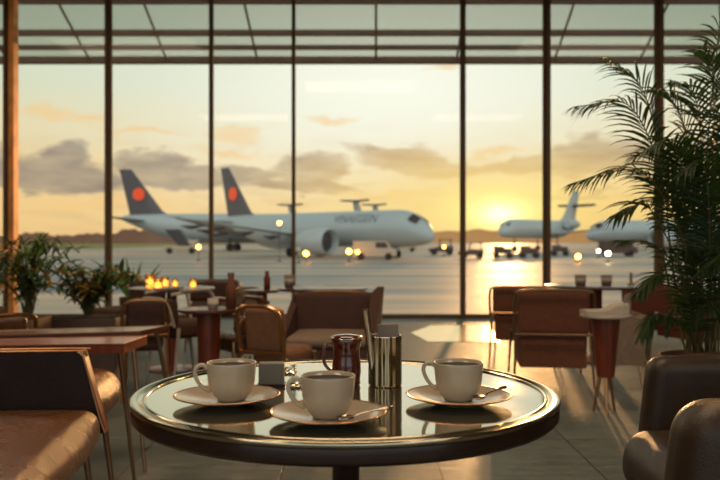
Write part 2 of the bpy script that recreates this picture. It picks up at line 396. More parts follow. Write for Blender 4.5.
# ------------------------------------------------------------------ exterior canopy
def canopy():
    t = thing('glass_canopy', 'glazed canopy of brown beams sloping outside above the window wall', 'canopy', (0, 11, 3.6))
    def dd(y): return 7.935/((240-y)/F+.425)
    def pt(px, y): d = dd(y); return U(px, y, d)-Vector((0, 11, 3.6))
    tin = glassmat('canopy_glass', (.78, .79, .76), .02)
    def gl(bm):
        a = [pt(-260, -8), pt(980, -8), pt(980, 62), pt(-260, 62)]
        add_prism(bm, a, (0, .005, .012))
    part('glass_sheet', tin, t, gl, False)
    n = 0
    for y0, y1, th in ((-8, 4, .10), (30, 36, .09), (45, 50, .07), (56.5, 63, .08)):
        a, c = pt(-260, (y0+y1)/2), pt(980, (y0+y1)/2); d = dd((y0+y1)/2)
        def f(bm, a=a, c=c, d=d, y0=y0, y1=y1, th=th): add_box(bm, (a+c)/2-Vector((0, 0, 0)), ((c-a).length, th, (y1-y0)/F*d-.008), bevel=.005)
        part('beam', beamm, t, f, False)
    a, c = pt(-260, 63.3), pt(980, 63.3)
    part('gutter', mull, t, lambda bm: add_box(bm, (a+c)/2, ((c-a).length, .1, .014)), False)
    for px in (-30, 60, 145, 245, 376, 465, 573, 667, 760):
        def xx(y): return px+(376-px)*(y-5)/572
        def f(bm):
            pts = [pt(xx(y), y)-Vector((0, 0, .01)) for y in (0, 15, 30, 45, 60)]
            for k in range(1, 4): pts[k].z -= .012
            add_tube(bm, pts, .018, 8)
        part('strut', beamm, t, f)
    return t
canopy()

# ------------------------------------------------------------------ exterior ground
def tarmac():
    m = bpy.data.materials.new('apron_asphalt'); m.use_nodes = True; nt = m.node_tree; N = nt.nodes; L = nt.links
    b = N['Principled BSDF']; tc = N.new('ShaderNodeTexCoord'); mp = N.new('ShaderNodeMapping'); L.new(tc.outputs['Object'], mp.inputs[0])
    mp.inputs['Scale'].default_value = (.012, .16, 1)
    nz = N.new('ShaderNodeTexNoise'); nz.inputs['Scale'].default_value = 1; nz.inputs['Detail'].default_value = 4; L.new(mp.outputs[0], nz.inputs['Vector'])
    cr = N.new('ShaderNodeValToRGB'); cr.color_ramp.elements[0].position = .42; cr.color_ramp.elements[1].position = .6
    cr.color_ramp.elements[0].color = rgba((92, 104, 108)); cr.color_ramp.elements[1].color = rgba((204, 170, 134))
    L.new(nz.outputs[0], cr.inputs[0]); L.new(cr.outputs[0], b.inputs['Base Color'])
    rr = N.new('ShaderNodeMapRange'); rr.inputs[1].default_value = .3; rr.inputs[2].default_value = .7; rr.inputs[3].default_value = .42; rr.inputs[4].default_value = .62
    L.new(nz.outputs[0], rr.inputs[0]); L.new(rr.outputs[0], b.inputs['Roughness'])
    return m
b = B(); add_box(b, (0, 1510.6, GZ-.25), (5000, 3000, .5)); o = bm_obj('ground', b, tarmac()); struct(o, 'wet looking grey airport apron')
b = B(); add_box(b, (-230, 345, GZ+.02), (330, 300, .04)); o = bm_obj('grass_verge', b, grassm); tag(o, 'green grass verge beyond the apron below the treeline', 'grass', kind='stuff')
# treeline and hills
def ridge(name, x0, x1, d, h0, amp, m, seed, n=240, dep=14):
    b = B(); pts = []
    for i in range(n+1):
        x = x0+(x1-x0)*i/n
        z = h0+amp*(noise.noise(Vector((i*.11, seed, 0)))+.6*noise.noise(Vector((i*.43, seed, 3))))
        pts.append((x, max(.6, z)))
    lo = [b.verts.new((x, d, GZ-.3)) for x, z in pts]; fr = [b.verts.new((x, d+dep*.3, GZ+z*.8)) for x, z in pts]
    hi = [b.verts.new((x, d+dep*.55, GZ+z)) for x, z in pts]; bk = [b.verts.new((x, d+dep, GZ-.3)) for x, z in pts]
    for i in range(n):
        for A, C in ((lo, fr), (fr, hi), (hi, bk)): b.faces.new((A[i], A[i+1], C[i+1], C[i]))
    return bm_obj(name, b, m, smooth=True)
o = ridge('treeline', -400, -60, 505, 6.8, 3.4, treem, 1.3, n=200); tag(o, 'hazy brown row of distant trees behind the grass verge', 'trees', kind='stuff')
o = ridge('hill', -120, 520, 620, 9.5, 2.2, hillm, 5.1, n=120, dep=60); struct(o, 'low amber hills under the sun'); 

# ------------------------------------------------------------------ aircraft
def loft(bm, rings, capends=True):
    R = [[bm.verts.new(p) for p in r] for r in rings]; n = len(R[0])
    for A, C in zip(R[:-1], R[1:]):
        for k in range(n): bm.faces.new((A[k], A[(k+1) % n], C[(k+1) % n], C[k]))
    if capends: bm.faces.new(R[0]); bm.faces.new(R[-1])
def foil(bm, sections):
    """sections: (leading point, trailing point, thickness, normal)"""
    rings = []
    for le, te, th, nrm in sections:
        le, te, nrm = Vector(le), Vector(te), Vector(nrm); r = []
        for t, s in ((0, 0), (.12, .7), (.35, 1), (.7, .6), (1, 0.05), (.7, -.4), (.35, -.7), (.12, -.6)):
            r.append(le+(te-le)*t+nrm*th*s*.5)
        rings.append(r)
    loft(bm, rings)
def fus_prof(L, R, zc):
    # nose at +L/2 ; (x, radius, z)
    return [(L*.5, .04, zc-.45*R), (L*.495, R*.28, zc-.42*R), (L*.48, R*.50, zc-.33*R), (L*.455, R*.72, zc-.2*R), (L*.43, R*.87, zc-.09*R), (L*.40, R*.965, zc-.02*R), (L*.37, R, zc),
            (L*.1, R, zc), (-L*.16, R, zc), (-L*.26, R*.93, zc+R*.07), (-L*.34, R*.76, zc+R*.24), (-L*.42, R*.50, zc+R*.47), (-L*.48, R*.24, zc+R*.66), (-L*.5, R*.08, zc+R*.7)]
def airliner(label):
    L, R, zc = 40.0, 2.3, 3.65
    t = thing('airliner', label, 'airplane')
    prof = fus_prof(L, R, zc)
    def fus(bm):
        rings = [[Vector((x, r*math.cos(2*PI*k/28), z+r*math.sin(2*PI*k/28))) for k in range(28)] for x, r, z in prof]
        loft(bm, rings)
    f = part('fuselage', airw, t, fus)
    # cockpit windscreen: dark panels wrapped on the nose
    def ws(bm):
        for s in (-1, 1):
            rr = []
            for a, xx, r, z in ((0, L*.462, R*.70, zc-.2*R), (0, L*.434, R*.86, zc-.1*R)):
                rr.append([Vector((xx, s*(r+.03)*math.cos(th), z+(r+.03)*math.sin(th))) for th in (math.radians(36), math.radians(50), math.radians(66), math.radians(80))])
            A = [bm.verts.new(p) for p in rr[0]]; C = [bm.verts.new(p) for p in rr[1]]
            for k in range(3): bm.faces.new((A[k], A[k+1], C[k+1], C[k]))
    part('windscreen', airdark, f, ws)
    # fin
    def fin(bm):
        zt, zb = 13.15, 5.6
        foil(bm, [((-11.6, 0, zb), (-18.6, 0, zb), .55, (0, 1, 0)), ((-13.1, 0, 6.3), (-18.7, 0, 6.3), .5, (0, 1, 0)), ((-18.3, 0, zt), (-20.3, 0, zt), .2, (0, 1, 0))])
    fn = part('tail_fin', fing, t, fin)
    def logo(bm):
        for s in (-1, 1):
            y = s*.30; c = Vector((-17.05, y, 9.1)); vs = []
            n = 44
            for k in range(n):
                r = 1.05*(1 if k % 4 else .86); vs.append(bm.verts.new(c+Vector((r*math.cos(2*PI*k/n), 0, r*math.sin(2*PI*k/n)))))
            bm.faces.new(vs)
    part('round_emblem', logom, fn, logo, False)
    for s in (-1, 1):
        def wing(bm, s=s):
            foil(bm, [((5.5, s*1.2, 2.6), (-3.4, s*1.2, 2.7), .95, (0, 0, 1)), ((1.6, s*7, 3.2), (-3.2, s*7, 3.35), .6, (0, 0, 1)),
                      ((-5.6, s*18.2, 5.0), (-7.4, s*18.2, 5.05), .2, (0, 0, 1))])
        wg = part('wing', airw, t, wing)
        for yy, xx, zz in ((5, -3.3, 2.75), (9, -3.9, 3.25), (12.5, -5.2, 3.8)):
            part('flap_fairing', veh_dark, wg, lambda bm: add_tube(bm, [(xx+1.9, s*yy, zz), (xx, s*yy, zz-.25), (xx-1.5, s*yy, zz)], [.1, .33, .08], 8))
        def stab(bm, s=s): foil(bm, [((-15.2, s*.6, 4.75), (-18.9, s*.6, 4.8), .4, (0, 0, 1)), ((-18.7, s*7, 5.3), (-20.2, s*7, 5.3), .15, (0, 0, 1))])
        part('tailplane', airg, t, stab)
        def nac(bm, s=s):
            pr = [(1.5, 0.0), (1.66, -.3), (1.68, -2.2), (1.45, -4.0), (1.0, -5.4), (.6, -5.4), (1.15, -3.8), (1.3, -.5), (1.5, 0.0)]
            rings = []
            for r, x in pr: rings.append([Vector((9.0+x, s*6.2+r*math.cos(2*PI*k/24), 2.0+r*math.sin(2*PI*k/24))) for k in range(24)])
            loft(bm, rings, False)
            add_box(bm, (4.6, s*6.2, 3.3), (4.6, .25, .7))
        en = part('engine', airw, t, nac)
        def fan(bm, s=s):
            c = bm.verts.new((8.7, s*6.2, 2.0)); r = [bm.verts.new((8.0, s*6.2+1.33*math.cos(2*PI*k/24), 2.0+1.33*math.sin(2*PI*k/24))) for k in range(24)]
            for k in range(24): bm.faces.new((c, r[k], r[(k+1) % 24]))
        part('fan', airdark, en, fan)
    for x, y, n in ((14.2, 0, 1), (-1.6, 2.7, 2), (-1.6, -2.7, 2)):
        def gear(bm, x=x, y=y, n=n):
            add_tube(bm, [(x, y, .55), (x, y, 2.0)], .13, 8)
            for w in (-.35, .35):
                for dx in ((0,) if n == 1 else (0,)):
                    r = .5 if n == 1 else .6
                    add_tube(bm, [(x+dx, y+w-.17, r), (x+dx, y+w+.17, r)], r, 16)
        part('landing_gear', rubber, t, gear)
    return t
def apply_letters(t, text, size, x0, z0, side, R=2.3, zc=3.65):
    cu = bpy.data.curves.new('lettering', 'FONT'); cu.body = text; cu.size = size; cu.extrude = 0
    o = bpy.data.objects.new('lettering_src', cu); COL.objects.link(o)
    bpy.context.view_layer.update()
    me = bpy.data.meshes.new_from_object(o.evaluated_get(bpy.context.evaluated_depsgraph_get()))
    bpy.data.objects.remove(o)
    bb = bmesh.new(); bb.from_mesh(me); bmesh.ops.subdivide_edges(bb, edges=bb.edges[:], cuts=1); 
    for v in bb.verts:
        x = x0 + (v.co.x if side < 0 else -v.co.x); h = z0+v.co.y-zc
        a = math.asin(max(-.95, min(.95, h/R))); v.co = Vector((x, side*(R+.03)*math.cos(a), zc+(R+.03)*math.sin(a)))
    return bm_obj('lettering', bb, lettm, t)
ang = math.radians(42)
pa = airliner('white airliner with its nose to the right, orange emblem on its slim charcoal tail fin')
nose = Vector((8.65, 94)); tail = Vector((-21, 121)); mid = (nose+tail)/2
apply_letters(pa, 'VINAEGEIN', 1.45, 5.6, 4.4, -1)
# second, farther and bigger
pb = dup(pa, (-238*165/F+25.6, 163, GZ), math.radians(-3), 'large airliner farther left whose broad charcoal tail shows a bigger orange emblem', sc=1.28)
for c in list(pb.children):
    if c.name.startswith('lettering'): bpy.data.objects.remove(c)
pc = dup(pa, (76, 196, GZ), math.radians(180+20), 'white airliner at the right, nose to the left, partly behind the palm', sc=1.18)
for c in list(pc.children):
    if c.name.startswith('lettering'): bpy.data.objects.remove(c)
pa.location = (mid.x, mid.y, GZ); pa.rotation_euler = (0, 0, -ang)
pa['group'] = pb['group'] = pc['group'] = 'airliners parked on the apron'

def small_jet(label, stab_z=11.2):
    L, R, zc = 28.0, 1.7, 3.9
    t = thing('regional_jet', label, 'airplane')
    def fus(bm): loft(bm, [[Vector((x, r*math.cos(2*PI*k/20), z+r*math.sin(2*PI*k/20))) for k in range(20)] for x, r, z in fus_prof(L, R, zc)])
    f = part('fuselage', airw, t, fus)
    part('tail_fin', airw, t, lambda bm: foil(bm, [((-6.2, 0, 5.2), (-13, 0, 5.2), .5, (0, 1, 0)), ((-8.2, 0, 6.6), (-13.1, 0, 6.4), .4, (0, 1, 0)), ((-12.0, 0, 11.5), (-14.8, 0, 11.5), .2, (0, 1, 0))]))
    for s in (-1, 1):
        part('tailplane', fing, t, lambda bm: foil(bm, [((-11.4, s*.1, stab_z-.1), (-14.4, s*.1, stab_z-.1), .7, (0, 0, 1)), ((-12.6, s*3.6, stab_z+.05), (-15.0, s*3.6, stab_z+.05), .55, (0, 0, 1))]))
        part('wing', airw, t, lambda bm: foil(bm, [((2.5, s*.9, 3), (-3.4, s*.9, 3), .6, (0, 0, 1)), ((-3.4, s*12, 4), (-5, s*12, 4), .15, (0, 0, 1))]))
        part('engine', airw, t, lambda bm: add_tube(bm, [(-4.6, s*2.6, 4.9), (-5.2, s*2.6, 4.9), (-7.6, s*2.6, 4.9), (-9, s*2.6, 4.9)], [.75, .95, .9, .5], 18))
    part('windscreen', airdark, f, lambda bm: add_box(bm, (L*.445, 0, zc+.72), (1.1, 1.7, .35), rot=(0, .5, 0), bevel=.1))
    for x, y in ((9.5, 0), (-2, 2), (-2, -2)):
        part('landing_gear', rubber, t, lambda bm: (add_tube(bm, [(x, y, .4), (x, y, 2.9)], .1, 8), add_tube(bm, [(x, y-.3, .45), (x, y+.3, .45)], .45, 14)))
    return t
j1 = small_jet('small jet with raised tail, nose pointing left under the low sun', 8.6)
d = 165; j1.location = (XD(542, d), d, GZ); j1.rotation_euler = (0, 0, math.radians(180+48)); j1.scale = (1.14,)*3
j2 = small_jet('distant jet whose flat topped tail rises above the lettered fuselage', 11.4); d = 225
j2.location = (XD(356, d)+7.6, d+13, GZ); j2.rotation_euler = (0, 0, math.radians(60)); j2.scale = (1.17,)*3
j3 = dup(j2, (XD(291, 240)+7.4, 253, GZ), math.radians(60), 'distant jet whose flat tail top peeks up left of the lettering', sc=1.13)
j4 = dup(j2, (XD(375, 340)+9.9, 357, GZ), math.radians(60), 'farthest jet, its tail top lowest and to the right of its twin', sc=1.52)

# ------------------------------------------------------------------ apron vehicles and lamps
def wheels(bm, pts, r, w):
    for x, y in pts: add_tube(bm, [(x, y-w, r), (x, y+w, r)], r, 14)
def stair_truck():
    d = 128; p = (XD(182, d), d, GZ)
    t = thing('belt_loader', 'dark belt loader truck raised against the far airliner', 'truck', p)
    part('chassis', veh_light, t, lambda bm: (add_box(bm, (0, 0, .9), (5.4, 2, .7), bevel=.1), add_box(bm, (1.8, 0, 1.7), (1.5, 1.8, 1.1), bevel=.15)))
    part('conveyor', airdark, t, lambda bm: add_prism(bm, [(-2.6, -1, 3.9), (-.2, -1, 3.9), (1.6, -1, 1.3), (-.4, -1, 1.3)], (0, 2, 0)), False)
    part('wheel', rubber, t, lambda bm: wheels(bm, [(-1.8, -.9)], .5, .2)); part('wheel', rubber, t, lambda bm: wheels(bm, [(1.8, -.9)], .5, .2))
stair_truck()
def cart_proto(label, loc, group):
    t = thing('baggage_cart', label, 'cart', loc, 0, group)
    part('bed', veh_dark, t, lambda bm: add_box(bm, (0, 0, .62), (2.5, 1.5, .16), bevel=.03))
    part('load', veh_dark, t, lambda bm: (add_box(bm, (-.5, 0, 1.1), (1.1, 1.2, .8), bevel=.08), add_box(bm, (.6, .1, .98), (.9, 1.1, .55), bevel=.08)))
    for x in (-.8, .8): part('wheel', rubber, t, lambda bm: wheels(bm, [(x, -.6), (x, .6)], .3, .1))
    part('drawbar', rubber, t, lambda bm: add_tube(bm, [(-1.2, 0, .5), (-1.9, 0, .35)], .05, 6))
    return t
d = 96; x0 = XD(503, d)
c1 = cart_proto('loaded baggage cart nearest the tractor below the sun', (x0, d, GZ), 'baggage carts in tow')
dup(c1, (x0+3.2, d, GZ), 0, 'loaded baggage cart, last of the train below the small jet', 'baggage carts in tow')
dup(c1, (XD(560, 112), 112, GZ), 0, 'loaded baggage cart alone under the small jet tail', 'baggage carts in tow')
def tractor(loc, label, sc=1, rz=0):
    t = thing('baggage_tractor', label, 'tractor', loc, rz, None, sc)
    part('body', veh_dark, t, lambda bm: add_prism(bm, [(-1.6, -.7, .4), (1.3, -.7, .4), (1.3, -.7, 1.1), (-.2, -.7, 1.1), (-.9, -.7, .85), (-1.6, -.7, .8)], (0, 1.4, 0)), False)
    part('cab_roof', veh_dark, t, lambda bm: (add_box(bm, (.4, 0, 1.9), (1.6, 1.3, .1), bevel=.03), add_tube(bm, [(-.3, -.55, 1.1), (-.2, -.55, 1.9)], .04, 6), add_tube(bm, [(1.1, -.55, 1.1), (1.1, -.55, 1.9)], .04, 6), add_tube(bm, [(-.3, .55, 1.1), (-.2, .55, 1.9)], .04, 6), add_tube(bm, [(1.1, .55, 1.1), (1.1, .55, 1.9)], .04, 6)))
    for x in (-1, .9): part('wheel', rubber, t, lambda bm: wheels(bm, [(x, -.65), (x, .65)], .35, .12))
    return t
tractor((XD(472, 96), 96, GZ), 'baggage tractor pulling the carts in the sun glare')
tractor((XD(442, 118), 118, GZ), 'service tractor just right of the big airliner nose', 1.2)
def van(loc, label, m, rz=0):
    t = thing('service_van', label, 'van', loc, rz)
    part('body', m, t, lambda bm: add_prism(bm, [(-2.4, -.9, .4), (2.4, -.9, .4), (2.4, -.9, 1.2), (1.8, -.9, 1.4), (1.3, -.9, 2.1), (-2.4, -.9, 2.1)], (0, 1.8, 0)), False)
    part('side_window', airdark, t, lambda bm: add_prism(bm, [(.1, -.93, 1.35), (1.5, -.93, 1.35), (1.2, -.93, 1.95), (.1, -.93, 1.95)], (0, .03, 0)), False)
    for x in (-1.5, 1.5): part('wheel', rubber, t, lambda bm: wheels(bm, [(x, -.8), (x, .8)], .4, .12))
van((XD(374, 92), 88, GZ), 'pale service van parked under the lettered airliner', veh_light)
van((XD(618, 108), 108, GZ), 'dark service van under the right airliner beside the white lights', veh_dark)
van((XD(404, 150), 150, GZ), 'pale van beyond the nose of the lettered airliner', veh_light)

def lamp(px, py, d, label, m, r):
    p = U(px, py, d); t = thing('apron_light', label, 'light', (p.x, p.y, GZ), 0, 'glowing apron lights')
    h = p.z-GZ
    part('post', rubber, t, lambda bm: (add_tube(bm, [(0, .0, 0), (0, 0, max(.1, h-r))], .03, 6), add_box(bm, (0, 0, .05), (.4, .4, .1))))
    def gl(bm): bmesh.ops.create_uvsphere(bm, u_segments=12, v_segments=8, radius=r, matrix=Matrix.Translation((0, 0, h)))
    part('bulb', m, t, gl, 'all')
for a in ((198.5, 247, 84, 'warm light on a post left of the second mullion', lampo, .22), (279.5, 223, 82, 'warm light high on a post before the airliner wing', lampo, .2),
          (306, 253.5, 80, 'bright light below the engine of the lettered airliner', lampo, .26), (298.5, 250, 78, 'dim light just left of the engine light', veh_light, .3),
          (349, 251.5, 80, 'amber light left of a close pair under the lettered fuselage', lampo, .25), (357.5, 252, 86, 'paler light right of a close pair under the lettered fuselage', lampo, .2),
          (578, 256.5, 78, 'low orange light right of the sixth mullion', lampo, .25), (598.5, 251, 96, 'cream light between orange and white ones at right', lampw, .18),
          (608, 253.5, 78, 'brightest white light at right near the palm', lampw, .22), (444, 247, 110, 'faint amber light beyond the airliner nose', lampo, .2)):
    lamp(*a)

# ------------------------------------------------------------------ main table and tableware
TC = Vector((XD(346, 1.53), 1.53, 0)); TZ = .72; TR = .415
t = thing('round_table', 'large round table with mirror polished top and metal rim in the foreground', 'table', TC); t.scale = (.963, .963, 1)
part('table_top', mirror, t, lambda bm: add_lathe(bm, [(0, TZ-.012), (0, TZ-.002), (.388, TZ-.002), (.388, TZ-.012)], 128))
def rim(bm):
    pr = [(.3865, -.008), (.3865, -.001), (.388, .0008), (.3905, .0012), (.3925, .0002), (.3935, -.0008), (.3955, -.0008), (.397, .0006), (.409, .0008), (.4125, .0018), (.4155, .0012), (.4175, -.001), (.4178, -.005), (.415, -.009), (.39, -.01)]
    add_lathe(bm, [(r, TZ+z) for r, z in pr], 160, close=True)
part('metal_rim', rimm, t, rim, 'all')
part('edge_band', edgem, t, lambda bm: add_lathe(bm, [(0, TZ-.013), (.40, TZ-.009), (.4145, TZ-.009), (.4155, TZ-.012), (.4155, TZ-.030), (.410, TZ-.0355), (.39, TZ-.036), (0, TZ-.036)], 160))
part('pedestal', edgem, t, lambda bm: add_lathe(bm, [(0, .02), (.030, .02), (.0275, .06), (.0275, .64), (.05, .67), (.09, .685), (0, .685)], 40))
part('base', edgem, t, lambda bm: add_lathe(bm, [(0, 0), (.23, 0), (.235, .006), (.22, .016), (.05, .028), (.0, .028)], 64))

def cup_set(px, py, hang, label, slabel, hk=1.0, off=0):
    p = G(px, py, TZ+.008)
    s = thing('saucer', slabel, 'saucer', (p.x, p.y, TZ-.0015), 0, 'saucers on the big table')
    part('dish', ceramic, s, lambda bm: add_lathe(bm, [(0, .001), (.034, .001), (.036, .0), (.040, .002), (.070, .0075), (.092, .0145), (.094, .0155), (.0935, .017), (.090, .0165), (.068, .0115), (.040, .0062), (.030, .005), (0, .005)], 72), 'all')
    part('gilt_line', copper, s, lambda bm: add_lathe(bm, [(.0895, .0164), (.0938, .0172), (.0946, .0158), (.0935, .0148)], 72, close=True), 'all')
    c = thing('coffee_cup', label, 'cup', (p.x+off, p.y, TZ+.0045), hang, 'coffee cups on the big table')
    hh = .067*hk
    out = [(0, .003), (.020, .003), (.0225, .0005), (.025, .0005), (.0265, .004), (.033, .0105), (.0385, .021), (.0415, .034), (.043, .050), (.0442, hh-.001), (.0438, hh+.0005), (.0425, hh), (.0412, .048), (.0395, .034), (.036, .022), (.029, .012), (0, .008)]
    part('cup_body', ceramic, c, lambda bm: add_lathe(bm, out, 64), 'all')
    part('coffee', coffee, c, lambda bm: add_lathe(bm, [(0, hh-.0065), (.0424, hh-.0065), (.0420, hh-.009), (0, hh-.009)], 48))
    def hd(bm):
        pts = arc([(-.041, 0, hh*.84), (-.049, 0, hh*.94), (-.059, 0, hh*.92), (-.0645, 0, hh*.76), (-.059, 0, hh*.52), (-.049, 0, hh*.34), (-.0375, 0, hh*.25)], 6)
        add_tube(bm, pts, [.0042 if i < 4 or i > len(pts)-5 else .0036 for i in range(len(pts))], 10)
    part('handle', ceramic, c, hd, 'all')
    return p
p1 = cup_set(227, 397.5, math.radians(14), 'cream coffee cup at the left of the round table, full of coffee', 'cream saucer under the left coffee cup', 1.0, .008)
p2 = cup_set(328, 414.5, math.radians(10), 'cream coffee cup closest to the viewer at the table centre', 'cream saucer under the middle coffee cup')
p3 = cup_set(458.5, 397.5, math.radians(-18), 'cream coffee cup standing alone at the right of the round table', 'cream saucer under the right coffee cup')
def spoon(p, off, rz, label, tilt):
    t = thing('teaspoon', label, 'spoon', (p.x+off[0], p.y+off[1], TZ+off[2]), rz, 'teaspoons on saucers')
    part('bowl', steel, t, lambda bm: [setattr(v, 'co', Vector((v.co.x*.016, v.co.y*.010, v.co.z*.003+(.0025 if abs(v.co.z) < .2 else 0)))) for v in bmesh.ops.create_uvsphere(bm, u_segments=18, v_segments=10, radius=1)['verts']], 'all')
    part('handle', steel, t, lambda bm: add_tube(bm, arc([(.013, 0, .001), (.03, 0, .004+tilt*.2), (.06, 0, .006+tilt*.6), (.085, 0, .006+tilt)], 4), [.0016]*8+[.002, .0026, .0034, .0036, .003], 8), 'all')
spoon(p3, (.034, -.028, .0135), math.radians(48), 'small steel spoon on the right saucer', .001)
spoon(p2, (.030, -.052, .014), math.radians(30), 'small steel spoon on the middle saucer', .001)
# jug
pj = G(346.5, 384, TZ)
t = thing('coffee_jug', 'glossy brown jug with a curved handle behind the middle cup', 'jug', (pj.x, pj.y, TZ-.002), math.radians(5))
part('jug_body', jugm, t, lambda bm: add_lathe(bm, [(0, .002), (.026, 0), (.0285, .004), (.0275, .012), (.0295, .03), (.0285, .045), (.0265, .058), (.0265, .070), (.0285, .084), (.0315, .095), (.0305, .096), (.0265, .085), (.024, .07), (0, .06)], 48), 'all')
part('lid', jugm, t, lambda bm: add_lathe(bm, [(.0312, .0955), (.030, .0985), (.022, .101), (.008, .1025), (0, .103)], 48), 'all')
part('rim_band', steel, t, lambda bm: add_lathe(bm, [(.0308, .0935), (.0322, .095), (.0318, .0972), (.0305, .0962)], 48, close=True), 'all')
part('handle', jugm, t, lambda bm: add_tube(bm, arc([(-.0255, 0, .083), (-.038, 0, .084), (-.0455, 0, .076), (-.047, 0, .058), (-.042, 0, .040), (-.0285, 0, .026)], 6), .0034, 10), 'all')
# fluted tumbler, straw, card
pt_ = G(385, 384.5, TZ)
t = thing('fluted_tumbler', 'tall fluted silvery tumbler standing right of the brown jug', 'tumbler', (pt_.x, pt_.y, TZ-.002))
def fl(u): return .0011*math.cos(u*2*PI*14)
part('tumbler_body', steel, t, lambda bm: add_lathe(bm, [(0, .002), (.031, .0), (.0325, .004), (.0325, .098), (.0338, .101), (.0318, .101), (.0305, .097), (.0300, .012), (0, .01)], 144, flute=fl), 'all')
b = B(); a = Vector((-.023, -.008, .018)); e = U(365.5, 309.5, pt_.y-.03)-Vector((pt_.x, pt_.y, TZ))
add_tube(b, [a, a+(e-a)*.5, e], [.0075]*3, 14); 
s = bm_obj('metal_straw', b, steel, None, True, (pt_.x, pt_.y, TZ)); tag(s, 'thick steel straw leaning out of the fluted tumbler', 'straw')
b = B(); add_box(b, (.006, .006, .068), (.042, .004, .105), rot=(.05, 0, .05), bevel=.001)
s = bm_obj('menu_card', b, card, None, False, (pt_.x, pt_.y, TZ)); tag(s, 'grey brown card standing in the fluted tumbler', 'card')
# small box behind left cup
pb_ = G(271, 386, TZ)
t = thing('sugar_holder', 'small slate grey sugar packet holder behind the left cup', 'holder', (pb_.x, pb_.y+.012, TZ-.002), .03)
part('box_body', boxm, t, lambda bm: add_box(bm, (0, 0, .025), (.050, .03, .044), bevel=.002), False)
part('base_plate', edgem, t, lambda bm: add_box(bm, (0, 0, .003), (.056, .036, .006), bevel=.001), False)
# crumpled silver foil packets
def foilp(px, py, label, sx, sy, seed):
    p = G(px, py, TZ); b = B(); n = 12; V = []
    for i in range(n+1):
        for j in range(n+1):
            x = (i/n-.5)*sx; y = (j/n-.5)*sy
            V.append(b.verts.new((x+.002*noise.noise(Vector((i, j, seed))), y, .002+.006*abs(noise.noise(Vector((i*.45, j*.45, seed)))))))
    for i in range(n):
        for j in range(n): b.faces.new((V[i*(n+1)+j], V[(i+1)*(n+1)+j], V[(i+1)*(n+1)+j+1], V[i*(n+1)+j+1]))
    o = bm_obj('foil_packet', b, steel, None, False, (p.x, p.y, TZ-.002)); o.modifiers.new('thick', 'SOLIDIFY').thickness = .0012
    tag(o, label, 'packet', 'foil packets on the table')
foilp(289, 371, 'crumpled silver foil packet beside the grey sugar holder', .03, .07, 3)
foilp(296, 386, 'crumpled silver foil packet behind the middle cup handle', .035, .03, 9)

# ------------------------------------------------------------------ foreground armchairs
def piping(bm, pts, r=.004): add_tube(bm, pts, r, 8)
# left armchair: faces the table (+x). local: x forward, y away from viewer
def armchair_left():
    t = thing('armchair', 'large brown leather armchair in the lower left corner, cushion edge lit by an added warm spot', 'armchair', (-1.15, 2.22, 0), math.radians(6), 'leather lounge seats at left')
    part('seat_cushion', leather, t, lambda bm: add_pillow(bm, (-.02, -.06, .395), (.36, .41, .065), .05, .03, 12, wrinkle=.004), 'all')
    part('seat_frame', leather_dark, t, lambda bm: add_box(bm, (-.10, -.06, .29), (.50, .78, .06), bevel=.02))
    # far arm: slab with slanted front
    def arm(bm): add_prism(bm, [(-.40, .37, .37), (.345, .37, .37), (.275, .37, .625), (.255, .37, .642), (-.40, .37, .642)], (0, .055, 0))
    part('armrest', leather_dark, t, arm, False)
    def arm2(bm): add_prism(bm, [(-.40, -.54, .30), (.30, -.54, .30), (.265, -.54, .64), (-.40, -.54, .64)], (0, .055, 0))
    def edge(bm):
        for y in (.368, .427): add_tube(bm, arc([(.346, y, .372), (.322, y, .45), (.278, y, .622), (.262, y, .642), (.235, y, .645), (-.40, y, .645)], 4), .0036, 8)
    part('arm_trim', copper, t, edge)
    part('arm_front', wood_red, t, lambda bm: add_prism(bm, [(.345, .372, .372), (.345, .422, .372), (.2775, .422, .62), (.2775, .372, .62)], (.004, 0, .001)), False)
    part('backrest', leather_dark, t, lambda bm: add_pillow(bm, (-.43, -.06, .52), (.07, .42, .26), .05, .01, 6, rot=(0, -.15, 0)), 'all')
    for x, y in ((.06, .26), (.06, -.38), (-.30, .26), (-.30, -.38)):
        part('leg', bronze, t, lambda bm: add_tube(bm, [(x, y, .24), (x+.04*(1 if x > 0 else -1), y, 0)], [.015, .01], 10))
armchair_left()
def stool_left():
    p = Vector((-1.14, 2.90, 0))
    t = thing('armchair', 'brown leather lounge seat behind the left armchair, leg of thin metal', 'armchair', p, math.radians(4), 'leather lounge seats at left')
    part('seat_cushion', leather, t, lambda bm: add_pillow(bm, (-.06, -.0, .43), (.28, .205, .082), .075, .02, 10, wrinkle=.005), 'all')
    part('seat_frame', leather_dark, t, lambda bm: add_box(bm, (-.08, 0, .345), (.46, .36, .05), bevel=.015))
    
    for x, y in ((.16, -.14), (.16, .14), (-.3, .14), (-.3, -.14)):
        part('leg', bronze, t, lambda bm: add_tube(bm, [(x, y, .35), (x+.045*(1 if x > 0 else -1), y, 0)], [.013, .009], 10))
stool_left()
